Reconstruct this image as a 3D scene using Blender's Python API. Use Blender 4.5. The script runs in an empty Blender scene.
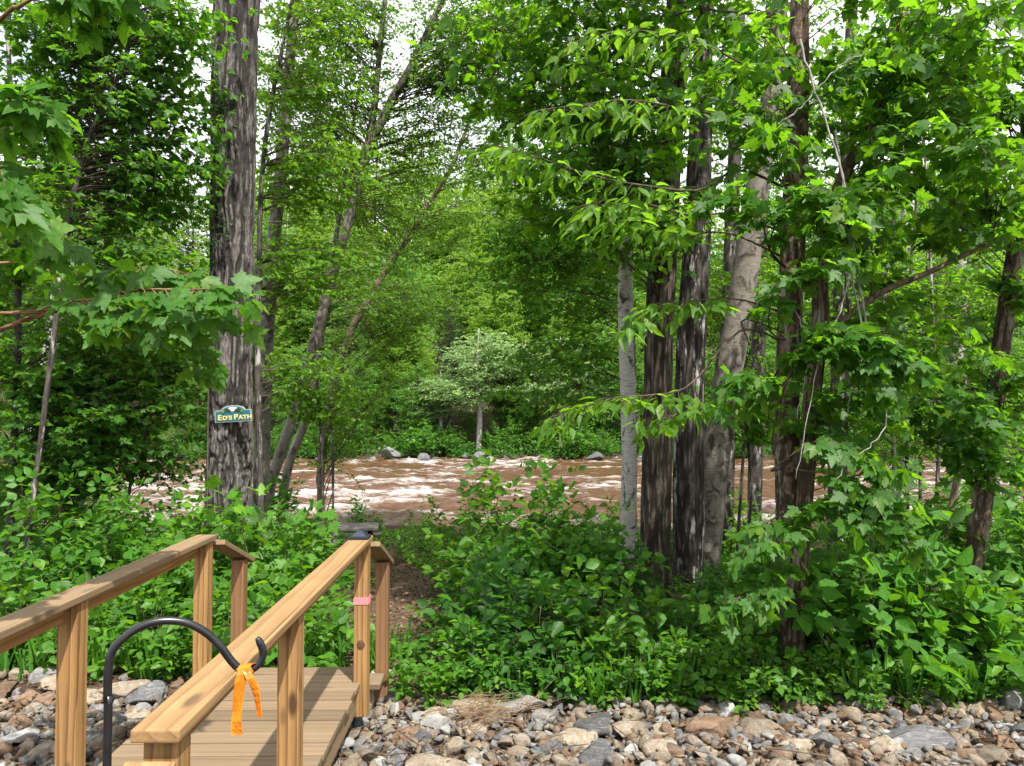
import bpy, bmesh, math, random
import numpy as np
from mathutils import Vector, Matrix

sc = bpy.context.scene
COL = sc.collection
# ------------------------------------------------------------------ camera
EYE = 1.7
F = 740.0
PITCH = math.atan(32 / 740)
cam = bpy.data.cameras.new('camera')
cam.sensor_width = 36.0
cam.lens = F * 36.0 / 1024
cam.clip_start = 0.05
cam.clip_end = 2000
camo = bpy.data.objects.new('camera', cam)
COL.objects.link(camo)
camo.location = (0, 0, EYE)
camo.rotation_euler = (math.pi / 2 + PITCH, 0, 0)
sc.camera = camo
# ------------------------------------------------------------------ light
SUN_DIR = Vector((0.26, -0.44, 0.86)).normalized()      # towards the sun
w = bpy.data.worlds.new('World')
sc.world = w
w.use_nodes = True
nt = w.node_tree
nt.nodes.clear()
out = nt.nodes.new('ShaderNodeOutputWorld')
bg = nt.nodes.new('ShaderNodeBackground')
sky = nt.nodes.new('ShaderNodeTexSky')
sky.sky_type = 'NISHITA'
sky.sun_disc = False
sky.sun_elevation = math.asin(SUN_DIR.z)
sky.sun_rotation = math.atan2(SUN_DIR.x, SUN_DIR.y)
sky.air_density = 1.0
sky.dust_density = 2.5
# thin bright cloud over most of the sky, with a few blue holes
tc = nt.nodes.new('ShaderNodeTexCoord')
cn = nt.nodes.new('ShaderNodeTexNoise')
cn.inputs['Scale'].default_value = 2.2
cn.inputs['Detail'].default_value = 6
cr = nt.nodes.new('ShaderNodeMapRange')
cr.inputs['From Min'].default_value = 0.32
cr.inputs['From Max'].default_value = 0.52
mx = nt.nodes.new('ShaderNodeMix')
mx.data_type = 'RGBA'
mx.inputs['B'].default_value = (6.6, 6.7, 6.95, 1)
nt.links.new(tc.outputs['Generated'], cn.inputs['Vector'])
nt.links.new(cn.outputs['Fac'], cr.inputs['Value'])
nt.links.new(cr.outputs['Result'], mx.inputs['Factor'])
nt.links.new(sky.outputs['Color'], mx.inputs['A'])
nt.links.new(mx.outputs['Result'], bg.inputs['Color'])
bg.inputs['Strength'].default_value = 0.15
nt.links.new(bg.outputs['Background'], out.inputs['Surface'])
sl = bpy.data.lights.new('sun', 'SUN')
sl.energy = 5.0
sl.angle = math.radians(0.8)
sl.color = (1.0, 0.95, 0.86)
so = bpy.data.objects.new('sun', sl)
COL.objects.link(so)
so.rotation_euler = SUN_DIR.to_track_quat('Z', 'Y').to_euler()
so.location = (20, -10, 40)
# ------------------------------------------------------------------ render settings
sc.view_settings.view_transform = 'Standard'
sc.view_settings.look = 'None'
sc.view_settings.gamma = 1
sc.view_settings.use_curve_mapping = False
sc.view_settings.exposure = 0.9
cy = sc.cycles
cy.max_bounces = 6
cy.diffuse_bounces = 3
cy.glossy_bounces = 2
cy.transmission_bounces = 3
cy.transparent_max_bounces = 4
cy.caustics_reflective = False
cy.caustics_refractive = False
cy.sample_clamp_indirect = 4
cy.use_denoising = True
cy.denoiser = 'OPENIMAGEDENOISE'
cy.denoising_input_passes = 'RGB_ALBEDO_NORMAL'

RNG = np.random.default_rng(7)
random.seed(7)


def P(px, py, Y):
    """point seen at pixel (px, py) of the photo, at distance Y in front of the camera"""
    r = (px - 512) / F
    u = (383 - py) / F
    cp, sp = math.cos(PITCH), math.sin(PITCH)
    d = Vector((r, cp - u * sp, sp + u * cp))
    k = Y / d.y
    return Vector((d.x * k, Y, EYE + d.z * k))


# ------------------------------------------------------------------ terrain heights
def sstep(a, b, x):
    t = np.clip((x - a) / (b - a), 0, 1)
    return t * t * (3 - 2 * t)


_tab = np.random.default_rng(3).random((256, 256))


def vnoise(u, v, pu=256):
    u = np.asarray(u, float); v = np.asarray(v, float)
    iu = np.floor(u).astype(int); iv = np.floor(v).astype(int)
    fu = u - iu; fv = v - iv
    fu = fu * fu * (3 - 2 * fu); fv = fv * fv * (3 - 2 * fv)
    a = _tab[iu % pu, iv % 256]; b = _tab[(iu + 1) % pu, iv % 256]
    c = _tab[iu % pu, (iv + 1) % 256]; d = _tab[(iu + 1) % pu, (iv + 1) % 256]
    return (a * (1 - fu) + b * fu) * (1 - fv) + (c * (1 - fu) + d * fu) * fv


WATER = -1.2


def gz(x, y):
    x = np.asarray(x, float); y = np.asarray(y, float)
    z = -0.47 * sstep(2.9, 4.25, y)
    z = z - 0.48 * sstep(5.6, 16.5, y)
    z = z - 0.97 * sstep(17.3, 20.5, y)
    z = z + 0.95 * sstep(46.0, 49.0, y) + 0.9 * sstep(49, 58, y) + 0.22 * np.clip(y - 58, 0, 110)
    z = z + 0.10 * (vnoise(x * 0.5 + 9, y * 0.5 + 4) - 0.5) * sstep(5.5, 8, y) * 1.6
    z = z + 0.05 * (vnoise(x * 1.7 + 3, y * 1.7) - 0.5)
    return z


def gzf(x, y):
    return float(gz(x, y))


# ------------------------------------------------------------------ materials
def new_mat(name):
    m = bpy.data.materials.new(name)
    m.use_nodes = True
    n = m.node_tree
    n.nodes.clear()
    o = n.nodes.new('ShaderNodeOutputMaterial')
    return m, n, o


def N(n, typ, **kw):
    nd = n.nodes.new(typ)
    for k, v in kw.items():
        if k in nd.inputs:
            nd.inputs[k].default_value = v
        else:
            setattr(nd, k, v)
    return nd


def ramp(n, fac, stops, interp='LINEAR'):
    r = n.nodes.new('ShaderNodeValToRGB')
    r.color_ramp.interpolation = interp
    el = r.color_ramp.elements
    while len(el) < len(stops):
        el.new(0.5)
    for e, (p, c) in zip(el, stops):
        e.position = p
        e.color = (c[0], c[1], c[2], 1) if len(c) == 3 else c
    n.links.new(fac, r.inputs['Fac'])
    return r.outputs['Color']


def mixc(n, fac, a, b, blend='MIX'):
    m = n.nodes.new('ShaderNodeMix')
    m.data_type = 'RGBA'
    m.blend_type = blend
    for sock, v in ((m.inputs['Factor'], fac), (m.inputs['A'], a), (m.inputs['B'], b)):
        if isinstance(v, (int, float)):
            sock.default_value = v
        elif isinstance(v, tuple):
            sock.default_value = (v[0], v[1], v[2], 1)
        else:
            n.links.new(v, sock)
    return m.outputs['Result']


def coords(n, scale=(1, 1, 1), kind='Object', offset=None):
    t = n.nodes.new('ShaderNodeTexCoord')
    mp = n.nodes.new('ShaderNodeMapping')
    mp.inputs['Scale'].default_value = scale
    n.links.new(t.outputs[kind], mp.inputs['Vector'])
    if offset is not None:
        n.links.new(offset, mp.inputs['Location'])
    return mp.outputs['Vector']


def noise(n, vec, scale, detail=4, rough=0.55, dist=0.0):
    t = N(n, 'ShaderNodeTexNoise', Scale=scale, Detail=detail, Roughness=rough, Distortion=dist)
    n.links.new(vec, t.inputs['Vector'])
    return t.outputs['Fac']


def principled(n, o, color, rough=0.8, spec=0.3, bump=None, bstr=0.5, bdist=0.02, metal=0.0, coat=0.0):
    b = N(n, 'ShaderNodeBsdfPrincipled')
    b.inputs['Specular IOR Level'].default_value = spec
    b.inputs['Metallic'].default_value = metal
    b.inputs['Coat Weight'].default_value = coat
    if isinstance(color, tuple):
        b.inputs['Base Color'].default_value = (*color, 1)
    else:
        n.links.new(color, b.inputs['Base Color'])
    if isinstance(rough, (int, float)):
        b.inputs['Roughness'].default_value = rough
    else:
        n.links.new(rough, b.inputs['Roughness'])
    if bump is not None:
        bp = N(n, 'ShaderNodeBump', Strength=bstr, Distance=bdist)
        n.links.new(bump, bp.inputs['Height'])
        n.links.new(bp.outputs['Normal'], b.inputs['Normal'])
    n.links.new(b.outputs['BSDF'], o.inputs['Surface'])
    return b


def leaf_mat(name, base, trans, young=None, tfac=0.42, gloss=0.035, vary=0.35):
    """thin leaf: diffuse + translucent + a little surface gloss; every leaf its own shade of green"""
    m, n, o = new_mat(name)
    g = n.nodes.new('ShaderNodeNewGeometry')
    oi = n.nodes.new('ShaderNodeObjectInfo')
    r = g.outputs['Random Per Island']
    y = young or (base[0] * 1.8, base[1] * 1.5, base[2] * 1.1)
    dk = tuple(c * (1 - vary) for c in base)
    c1 = ramp(n, r, [(0.0, dk), (0.45, base), (0.85, base), (1.0, y)])
    ty = (trans[0] * 1.35, trans[1] * 1.15, trans[2] * 1.0)
    td = tuple(c * (1 - vary) for c in trans)
    c2 = ramp(n, r, [(0.0, td), (0.45, trans), (0.85, trans), (1.0, ty)])
    mr = N(n, 'ShaderNodeMapRange')
    mr.inputs['To Min'].default_value = 0.8
    mr.inputs['To Max'].default_value = 1.2
    n.links.new(oi.outputs['Random'], mr.inputs['Value'])
    hs = N(n, 'ShaderNodeHueSaturation')
    n.links.new(c1, hs.inputs['Color'])
    n.links.new(mr.outputs['Result'], hs.inputs['Value'])
    lv = coords(n)
    bl = noise(n, lv, 55, 3, 0.6)
    bl2 = noise(n, lv, 320, 2, 0.5)
    mo = mixc(n, 1.0, ramp(n, bl, [(0.3, (0.68, 0.72, 0.7)), (0.7, (1.28, 1.22, 1.15))]), ramp(n, bl2, [(0.3, (0.8, 0.82, 0.8)), (0.7, (1.15, 1.12, 1.1))]), 'MULTIPLY')
    leafc = mixc(n, 1.0, hs.outputs['Color'], mo, 'MULTIPLY')
    c2 = mixc(n, 1.0, c2, mo, 'MULTIPLY')
    d = N(n, 'ShaderNodeBsdfDiffuse')
    t = N(n, 'ShaderNodeBsdfTranslucent')
    n.links.new(leafc, d.inputs['Color'])
    n.links.new(c2, t.inputs['Color'])
    mx1 = N(n, 'ShaderNodeMixShader', Fac=tfac)
    n.links.new(d.outputs[0], mx1.inputs[1])
    n.links.new(t.outputs[0], mx1.inputs[2])
    gl = N(n, 'ShaderNodeBsdfGlossy', Roughness=0.5)
    gl.inputs['Color'].default_value = (1, 1, 1, 1)
    mx2 = N(n, 'ShaderNodeMixShader', Fac=gloss)
    n.links.new(mx1.outputs[0], mx2.inputs[1])
    n.links.new(gl.outputs[0], mx2.inputs[2])
    n.links.new(mx2.outputs[0], o.inputs['Surface'])
    return m


def bark_mat(name, dark, light, vs=(9, 9, 1.6), bstr=0.8, patch=None, pale=None):
    m, n, o = new_mat(name)
    v = coords(n, vs)
    a = noise(n, v, 2.0, 6, 0.65, 0.6)
    b = noise(n, coords(n, (1, 1, 1)), 26, 3, 0.6)
    c = ramp(n, a, [(0.32, dark), (0.5, tuple((x + y) / 2 for x, y in zip(dark, light))), (0.66, light)])
    c = mixc(n, 0.35, c, ramp(n, b, [(0.35, (0.55, 0.55, 0.55)), (0.65, (1.25, 1.25, 1.25))]), 'MULTIPLY')
    fa = N(n, 'ShaderNodeAttribute'); fa.attribute_name = 'furrow'   # colour goes darker as the furrow deepens
    c = mixc(n, ramp(n, fa.outputs['Fac'], [(0.25, (0, 0, 0)), (0.8, (0.85, 0.85, 0.85))]), c, tuple(x * 0.6 for x in dark))
    if pale:                                            # lichen or bleached bark patches
        p = noise(n, coords(n, (3.5, 3.5, 0.7)), 2.6, 7, 0.7)
        msk = ramp(n, p, [(0.56, (0, 0, 0)), (0.62, (0.9, 0.9, 0.9))])
        c = mixc(n, msk, c, pale)
    principled(n, o, c, 0.9, 0.15, a, bstr, 0.03)
    return m


def birch_mat(name, white, dirt=0.5):
    m, n, o = new_mat(name)
    li = noise(n, coords(n, (4, 4, 38)), 2.2, 5, 0.65)   # short dark horizontal lenticels
    pa = noise(n, coords(n, (2.6, 2.6, 1.7)), 2.4, 7, 0.7, 0.8)
    fine = noise(n, coords(n, (1, 1, 3)), 16, 4, 0.6)
    c = ramp(n, fine, [(0.3, tuple(x * 0.72 for x in white)), (0.7, white)])
    c = mixc(n, ramp(n, li, [(0.36, (0.9, 0.9, 0.9)), (0.43, (0, 0, 0))]), c, (0.09, 0.075, 0.065))
    c = mixc(n, ramp(n, pa, [(0.62 - dirt * 0.16, (0, 0, 0)), (0.68 - dirt * 0.1, (1, 1, 1))]), c, (0.05, 0.043, 0.035))
    principled(n, o, c, 0.75, 0.25, pa, 0.5, 0.02)
    return m


def wood_mat(name, axis, light, dark, grey=0.0, ring=55.0, seed=0.0, weather=(0.24, 0.2, 0.155), figure=1.0):
    """flat sawn softwood: growth rings round a pith that lies outside the board, long grain, knots"""
    m, n, o = new_mat(name)
    oi = n.nodes.new('ShaderNodeObjectInfo')
    t = n.nodes.new('ShaderNodeTexCoord')
    cmb = n.nodes.new('ShaderNodeVectorMath'); cmb.operation = 'MULTIPLY_ADD'
    n.links.new(oi.outputs['Random'], cmb.inputs[0])
    cmb.inputs[1].default_value = (0.31, 0.27, 0.36)
    cmb.inputs[2].default_value = (seed, seed * 0.7, seed * 1.3)
    add = n.nodes.new('ShaderNodeVectorMath')
    n.links.new(t.outputs['Object'], add.inputs[0])
    n.links.new(cmb.outputs[0], add.inputs[1])
    st = {'X': (0.09, 1, 1), 'Y': (1, 0.09, 1), 'Z': (1, 1, 0.09)}[axis]
    mp = N(n, 'ShaderNodeMapping'); mp.inputs['Scale'].default_value = st
    n.links.new(add.outputs[0], mp.inputs['Vector'])
    wav = N(n, 'ShaderNodeTexWave', Scale=ring / 6.3 * 1.0, Distortion=5.5)
    wav.wave_type = 'RINGS'
    wav.rings_direction = axis
    wav.wave_profile = 'SAW'
    wav.inputs['Detail'].default_value = 3
    wav.inputs['Detail Scale'].default_value = 1.3
    n.links.new(mp.outputs['Vector'], wav.inputs['Vector'])
    st2 = {'X': (1.2, 60, 60), 'Y': (60, 1.2, 60), 'Z': (60, 60, 1.2)}[axis]
    mp2 = N(n, 'ShaderNodeMapping'); mp2.inputs['Scale'].default_value = st2
    n.links.new(add.outputs[0], mp2.inputs['Vector'])
    fib = noise(n, mp2.outputs['Vector'], 1.6, 4, 0.6)
    big = noise(n, add.outputs[0], 3.5, 3, 0.5)
    mid = tuple((a * 0.65 + b * 0.35) for a, b in zip(light, dark))
    c = ramp(n, wav.outputs['Fac'], [(0.0, light), (0.62, mid), (0.93, dark), (1.0, light)])
    c = mixc(n, figure, light, c)
    c = mixc(n, 0.6, c, ramp(n, fib, [(0.3, (0.62, 0.6, 0.58)), (0.65, (1.12, 1.12, 1.12))]), 'MULTIPLY')
    c = mixc(n, 0.7, c, ramp(n, big, [(0.3, (0.78, 0.77, 0.76)), (0.7, (1.1, 1.1, 1.1))]), 'MULTIPLY')
    # knots
    st3 = {'X': (3.2, 9, 9), 'Y': (9, 3.2, 9), 'Z': (9, 9, 3.2)}[axis]
    mp3 = N(n, 'ShaderNodeMapping'); mp3.inputs['Scale'].default_value = st3
    n.links.new(add.outputs[0], mp3.inputs['Vector'])
    vor = N(n, 'ShaderNodeTexVoronoi', Scale=0.62)
    n.links.new(mp3.outputs['Vector'], vor.inputs['Vector'])
    c = mixc(n, ramp(n, vor.outputs['Distance'], [(0.07, (1, 1, 1)), (0.15, (0, 0, 0))]), c, tuple(x * 0.35 for x in dark))
    if grey > 0:
        wn = noise(n, mp2.outputs['Vector'], 0.5, 5, 0.65)
        g = ramp(n, wn, [(0.25, weather), (0.75, tuple(x * 1.5 for x in weather))])
        c = mixc(n, grey, c, g)
    isl = n.nodes.new('ShaderNodeNewGeometry')          # every board its own tone
    mr = N(n, 'ShaderNodeMapRange')
    mr.inputs['To Min'].default_value = 0.56
    mr.inputs['To Max'].default_value = 0.88
    n.links.new(isl.outputs['Random Per Island'], mr.inputs['Value'])
    hs = N(n, 'ShaderNodeHueSaturation')
    n.links.new(c, hs.inputs['Color']); n.links.new(mr.outputs['Result'], hs.inputs['Value'])
    # hairline drying cracks along the grain
    st4 = {'X': (0.5, 34, 34), 'Y': (34, 0.5, 34), 'Z': (34, 34, 0.5)}[axis]
    mp4 = N(n, 'ShaderNodeMapping'); mp4.inputs['Scale'].default_value = st4
    n.links.new(add.outputs[0], mp4.inputs['Vector'])
    crk = noise(n, mp4.outputs['Vector'], 1.3, 2, 0.5)
    c = mixc(n, ramp(n, crk, [(0.27, (0.85, 0.85, 0.85)), (0.31, (0, 0, 0))]), hs.outputs['Color'], tuple(x * 0.3 for x in dark))
    principled(n, o, c, 0.72, 0.25, fib, 0.35, 0.004)
    return m


def plain_mat(name, col, rough=0.5, spec=0.4, metal=0.0, var=0.15, scale=30):
    m, n, o = new_mat(name)
    a = noise(n, coords(n), scale, 4, 0.6)
    c = ramp(n, a, [(0.3, tuple(x * (1 - var) for x in col)), (0.7, tuple(min(1, x * (1 + var)) for x in col))])
    principled(n, o, c, rough, spec, a, 0.15, 0.003, metal)
    return m


def stone_mat(name, cols, vein=(0.5, 0.48, 0.45)):
    m, n, o = new_mat(name)
    oi = n.nodes.new('ShaderNodeObjectInfo')
    off = n.nodes.new('ShaderNodeVectorMath'); off.operation = 'SCALE'
    off.inputs[0].default_value = (13.0, 7.0, 5.0)
    n.links.new(oi.outputs['Random'], off.inputs['Scale'])
    g = n.nodes.new('ShaderNodeNewGeometry')
    v = coords(n, (1, 1, 1), 'Object', off.outputs[0])
    a = noise(n, v, 7, 6, 0.65, 0.7)
    b = noise(n, v, 45, 5, 0.7)
    st = noise(n, coords(n, (1, 1.5, 9), 'Object', off.outputs[0]), 4, 4, 0.6, 0.8)
    c = ramp(n, a, [(0.3, cols[0]), (0.5, cols[1]), (0.68, cols[2])])
    c = mixc(n, ramp(n, st, [(0.56, (0, 0, 0)), (0.66, (0.6, 0.6, 0.6))]), c, vein)
    c = mixc(n, 0.7, c, ramp(n, b, [(0.3, (0.55, 0.55, 0.55)), (0.7, (1.3, 1.3, 1.3))]), 'MULTIPLY')
    hs = N(n, 'ShaderNodeHueSaturation')
    mr = N(n, 'ShaderNodeMapRange')
    mr.inputs['To Min'].default_value = 0.46
    mr.inputs['To Max'].default_value = 0.96
    n.links.new(oi.outputs['Random'], mr.inputs['Value'])
    n.links.new(mr.outputs['Result'], hs.inputs['Value'])
    n.links.new(c, hs.inputs['Color'])
    mxh = n.nodes.new('ShaderNodeMath'); mxh.operation = 'ADD'
    n.links.new(a, mxh.inputs[0]); n.links.new(b, mxh.inputs[1])
    principled(n, o, hs.outputs['Color'], 0.85, 0.25, mxh.outputs[0], 0.6, 0.02)
    return m


M = {}
# leaves
M['maple'] = leaf_mat('maple_leaf', (0.052, 0.150, 0.020), (0.20, 0.48, 0.018), (0.11, 0.21, 0.02), 0.48, 0.014)
M['maple_dark'] = leaf_mat('shade_toned_maple_leaf', (0.044, 0.128, 0.016), (0.23, 0.52, 0.016), (0.09, 0.17, 0.015), 0.52, 0.014)  # maple leaf with a darker face, shade put into the colour
M['bright'] = leaf_mat('sunlit_tone_leaf', (0.082, 0.200, 0.016), (0.29, 0.58, 0.028), (0.15, 0.25, 0.02), 0.50, 0.014)  # lighter, yellower leaf green with sunlight put into the colour
M['small'] = leaf_mat('birch_leaf', (0.075, 0.180, 0.025), (0.26, 0.54, 0.04), None, 0.48, 0.014)
M['bush'] = leaf_mat('shrub_leaf', (0.058, 0.180, 0.020), (0.22, 0.52, 0.02), (0.12, 0.25, 0.025), 0.42, 0.014, 0.5)
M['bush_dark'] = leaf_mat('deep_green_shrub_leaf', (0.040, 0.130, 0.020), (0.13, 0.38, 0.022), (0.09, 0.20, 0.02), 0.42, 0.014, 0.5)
M['cover'] = leaf_mat('ground_plant_leaf', (0.066, 0.185, 0.018), (0.24, 0.52, 0.02), (0.13, 0.26, 0.02), 0.42, 0.014, 0.5)
M['far'] = leaf_mat('far_leaf', (0.080, 0.205, 0.038), (0.30, 0.62, 0.06), None, 0.48, 0.012, 0.5)
M['far_pale'] = leaf_mat('pale_willow_leaf', (0.20, 0.32, 0.13), (0.36, 0.58, 0.20), None, 0.42, 0.012)  # willow's own pale green, raised further to hold sunlight in the colour
M['far_yellow'] = leaf_mat('sunlit_tone_far_leaf', (0.12, 0.245, 0.030), (0.38, 0.64, 0.06), None, 0.50, 0.012)  # far leaf made brighter and yellower, sunlight painted into its green
M['conifer'] = leaf_mat('conifer_needle', (0.060, 0.125, 0.038), (0.12, 0.25, 0.05), None, 0.3, 0.012)
M['vine'] = leaf_mat('creeper_leaf', (0.045, 0.12, 0.045), (0.10, 0.27, 0.05), None, 0.35, 0.03)
# barks
M['bark_big'] = bark_mat('furrowed_grey_bark', (0.045, 0.038, 0.034), (0.26, 0.235, 0.225), (26, 26, 6.0), 1.0)
M['bark_brown'] = bark_mat('brown_bark', (0.025, 0.018, 0.014), (0.19, 0.15, 0.12), (26, 26, 3), 1.0)
M['bark_dark'] = bark_mat('dark_bark', (0.024, 0.020, 0.018), (0.115, 0.10, 0.09), (9, 9, 2), 0.8, pale=(0.42, 0.40, 0.39))
M['bark_maple'] = bark_mat('maple_bark', (0.055, 0.036, 0.024), (0.25, 0.185, 0.135), (14, 14, 7), 0.9, pale=(0.27, 0.235, 0.2))
M['bark_twig'] = bark_mat('twig_bark', (0.045, 0.034, 0.026), (0.14, 0.11, 0.085), (6, 6, 4), 0.3)
M['bark_pale'] = bark_mat('pale_grey_bark', (0.15, 0.14, 0.125), (0.40, 0.38, 0.35), (7, 7, 3), 0.4)
M['bark_redtwig'] = bark_mat('reddish_twig', (0.11, 0.055, 0.03), (0.26, 0.15, 0.09), (6, 6, 4), 0.2)
M['birch'] = birch_mat('white_birch_bark', (0.47, 0.45, 0.415), 0.55)
M['birch_old'] = birch_mat('shade_toned_old_birch_bark', (0.24, 0.21, 0.18), 0.85)  # greyer patchy bark, also darkened to carry the leaning trunk's shade
# wood
M['cap'] = wood_mat('weathered_rail_cap', 'Y', (0.46, 0.265, 0.105), (0.26, 0.125, 0.04), 0.28, 40, 0.3, (0.27, 0.20, 0.12), 0.9)
M['cap_grey'] = wood_mat('greyed_rail_cap', 'Y', (0.36, 0.225, 0.105), (0.21, 0.115, 0.045), 0.55, 40, 0.9, (0.20, 0.15, 0.10), 0.85)
M['rail'] = wood_mat('rail_board', 'Y', (0.50, 0.28, 0.095), (0.30, 0.13, 0.035), 0.05, 55, 1.7)
M['post'] = wood_mat('post_wood', 'Z', (0.50, 0.285, 0.10), (0.22, 0.10, 0.03), 0.08, 60, 2.1)
M['post_old'] = wood_mat('older_post_wood', 'Z', (0.30, 0.155, 0.062), (0.20, 0.09, 0.033), 0.1, 60, 4.1)
M['deck'] = wood_mat('weathered_deck_board', 'X', (0.29, 0.20, 0.115), (0.17, 0.105, 0.055), 0.55, 40, 0.6, (0.18, 0.135, 0.09), 0.85)
M['bench'] = wood_mat('grey_bench_plank', 'X', (0.22, 0.18, 0.15), (0.13, 0.10, 0.08), 0.7, 40, 0.2, (0.16, 0.145, 0.14))
M['black'] = plain_mat('black_painted_steel', (0.012, 0.012, 0.014), 0.32, 0.5, 0.0, 0.3)
M['black_plastic'] = plain_mat('black_plastic', (0.015, 0.016, 0.018), 0.45, 0.4)
M['panel'] = plain_mat('dark_glass_panel', (0.02, 0.028, 0.05), 0.12, 0.6)
M['orange'] = leaf_mat('orange_ribbon', (0.95, 0.34, 0.02), (0.95, 0.38, 0.02), (0.95, 0.38, 0.03), 0.45, 0.03, 0.02)
M['pink'] = plain_mat('pink_tape', (0.72, 0.22, 0.24), 0.5, 0.4, 0, 0.1)
M['teal'] = plain_mat('teal_sign_paint', (0.014, 0.11, 0.135), 0.4, 0.4, 0, 0.2)
M['sign_rim'] = plain_mat('sign_rim', (0.30, 0.32, 0.30), 0.5)
M['gold'] = plain_mat('gold_letters', (0.62, 0.48, 0.17), 0.45, 0.4)
M['sign_white'] = plain_mat('white_sign_paint', (0.75, 0.78, 0.76), 0.5)
M['sign_green'] = plain_mat('green_sign_paint', (0.08, 0.20, 0.05), 0.5)
M['sign_dark'] = plain_mat('dark_hill_paint', (0.02, 0.035, 0.02), 0.5)
# stones
M['stone_grey'] = stone_mat('grey_stone', ((0.15, 0.145, 0.14), (0.25, 0.24, 0.23), (0.36, 0.345, 0.325)))
M['stone_slate'] = stone_mat('slate_stone', ((0.10, 0.102, 0.108), (0.165, 0.168, 0.175), (0.25, 0.25, 0.255)))
M['stone_tan'] = stone_mat('tan_stone', ((0.21, 0.16, 0.115), (0.33, 0.265, 0.195), (0.43, 0.365, 0.29)))
M['stone_rust'] = stone_mat('rust_stone', ((0.16, 0.10, 0.065), (0.26, 0.165, 0.105), (0.33, 0.24, 0.17)), (0.36, 0.29, 0.22))
M['stone_pale'] = stone_mat('pale_stone', ((0.32, 0.31, 0.295), (0.45, 0.44, 0.42), (0.56, 0.55, 0.53)), (0.6, 0.59, 0.57))


def ground_mat():
    m, n, o = new_mat('woodland_soil')
    v = coords(n)
    a = noise(n, v, 1.3, 6, 0.65)
    b = noise(n, v, 22, 6, 0.7)
    vo = N(n, 'ShaderNodeTexVoronoi', Scale=34)
    n.links.new(v, vo.inputs['Vector'])
    c = ramp(n, b, [(0.3, (0.022, 0.015, 0.011)), (0.55, (0.065, 0.043, 0.030)), (0.75, (0.13, 0.095, 0.068))])
    c = mixc(n, ramp(n, a, [(0.42, (0, 0, 0)), (0.6, (1, 1, 1))]), c, ramp(n, vo.outputs['Color'], [(0.2, (0.05, 0.034, 0.022)), (0.8, (0.14, 0.10, 0.07))]))
    principled(n, o, c, 0.95, 0.15, b, 0.8, 0.04)
    return m


def path_mat():
    m, n, o = new_mat('trodden_mulch')
    v = coords(n)
    b = noise(n, v, 30, 6, 0.7)
    vo = N(n, 'ShaderNodeTexVoronoi', Scale=55)
    n.links.new(v, vo.inputs['Vector'])
    c = ramp(n, b, [(0.3, (0.045, 0.028, 0.02)), (0.55, (0.10, 0.064, 0.045)), (0.75, (0.18, 0.13, 0.095))])
    c = mixc(n, 0.4, c, ramp(n, vo.outputs['Color'], [(0.1, (0.04, 0.026, 0.02)), (0.9, (0.19, 0.13, 0.09))]))
    principled(n, o, c, 0.95, 0.15, b, 0.8, 0.03)
    return m


def water_mat():
    m, n, o = new_mat('tea_brown_rapids')
    v = coords(n, (0.35, 1.0, 1.0))
    f1 = noise(n, v, 1.5, 9, 0.72, 0.5)
    f2 = noise(n, coords(n, (0.16, 0.5, 1)), 1.0, 5, 0.65, 0.4)
    ad = n.nodes.new('ShaderNodeMath'); ad.operation = 'MULTIPLY_ADD'
    ad.inputs[1].default_value = 0.62
    n.links.new(f2, ad.inputs[0]); 
    ml = n.nodes.new('ShaderNodeMath'); ml.operation = 'MULTIPLY'; ml.inputs[1].default_value = 0.38
    n.links.new(f1, ml.inputs[0])
    n.links.new(ml.outputs[0], ad.inputs[2])
    at = N(n, 'ShaderNodeAttribute'); at.attribute_name = 'crest'
    f3 = noise(n, coords(n, (0.7, 2.6, 1)), 2.2, 8, 0.75, 0.8)
    ad2 = n.nodes.new('ShaderNodeMath'); ad2.operation = 'MULTIPLY_ADD'; ad2.inputs[1].default_value = 0.16
    n.links.new(at.outputs['Fac'], ad2.inputs[0]); n.links.new(ad.outputs[0], ad2.inputs[2])
    ad3 = n.nodes.new('ShaderNodeMath'); ad3.operation = 'MULTIPLY_ADD'; ad3.inputs[1].default_value = 0.45
    n.links.new(f3, ad3.inputs[0]); n.links.new(ad2.outputs[0], ad3.inputs[2])
    mask = ramp(n, ad3.outputs[0], [(0.77, (0, 0, 0)), (0.82, (0.35, 0.35, 0.35)), (0.93, (1, 1, 1))])
    c = mixc(n, mask, ramp(n, f3, [(0.3, (0.042, 0.017, 0.007)), (0.6, (0.115, 0.055, 0.026))]), (0.50, 0.47, 0.45))
    rg = ramp(n, mask, [(0, (0.12, 0.12, 0.12)), (1, (0.7, 0.7, 0.7))])
    principled(n, o, c, rg, 0.3, f3, 0.8, 0.12)
    return m


M['soil'] = ground_mat()
M['mulch'] = path_mat()
M['water'] = water_mat()
M['litter'] = leaf_mat('dead_leaf', (0.16, 0.10, 0.06), (0.16, 0.09, 0.04), (0.30, 0.21, 0.13), 0.15, 0.03, 0.5)
M['straw'] = bark_mat('dry_stalk', (0.16, 0.10, 0.06), (0.30, 0.21, 0.13), (5, 5, 5), 0.1)

# ------------------------------------------------------------------ object helpers
def link(name, me, mat=None, parent=None, label=None, cat=None, group=None, kind=None, smooth=False):
    o = bpy.data.objects.new(name, me)
    COL.objects.link(o)
    if mat is not None:
        me.materials.append(mat)
    if parent is not None:
        o.parent = parent
    if smooth and me is not None:
        me.shade_smooth()
    return tag(o, label, cat, group, kind)


def tag(o, label=None, cat=None, group=None, kind=None):
    for k, v in (('label', label), ('category', cat), ('group', group), ('kind', kind)):
        if v:
            o[k] = v
    return o


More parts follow.
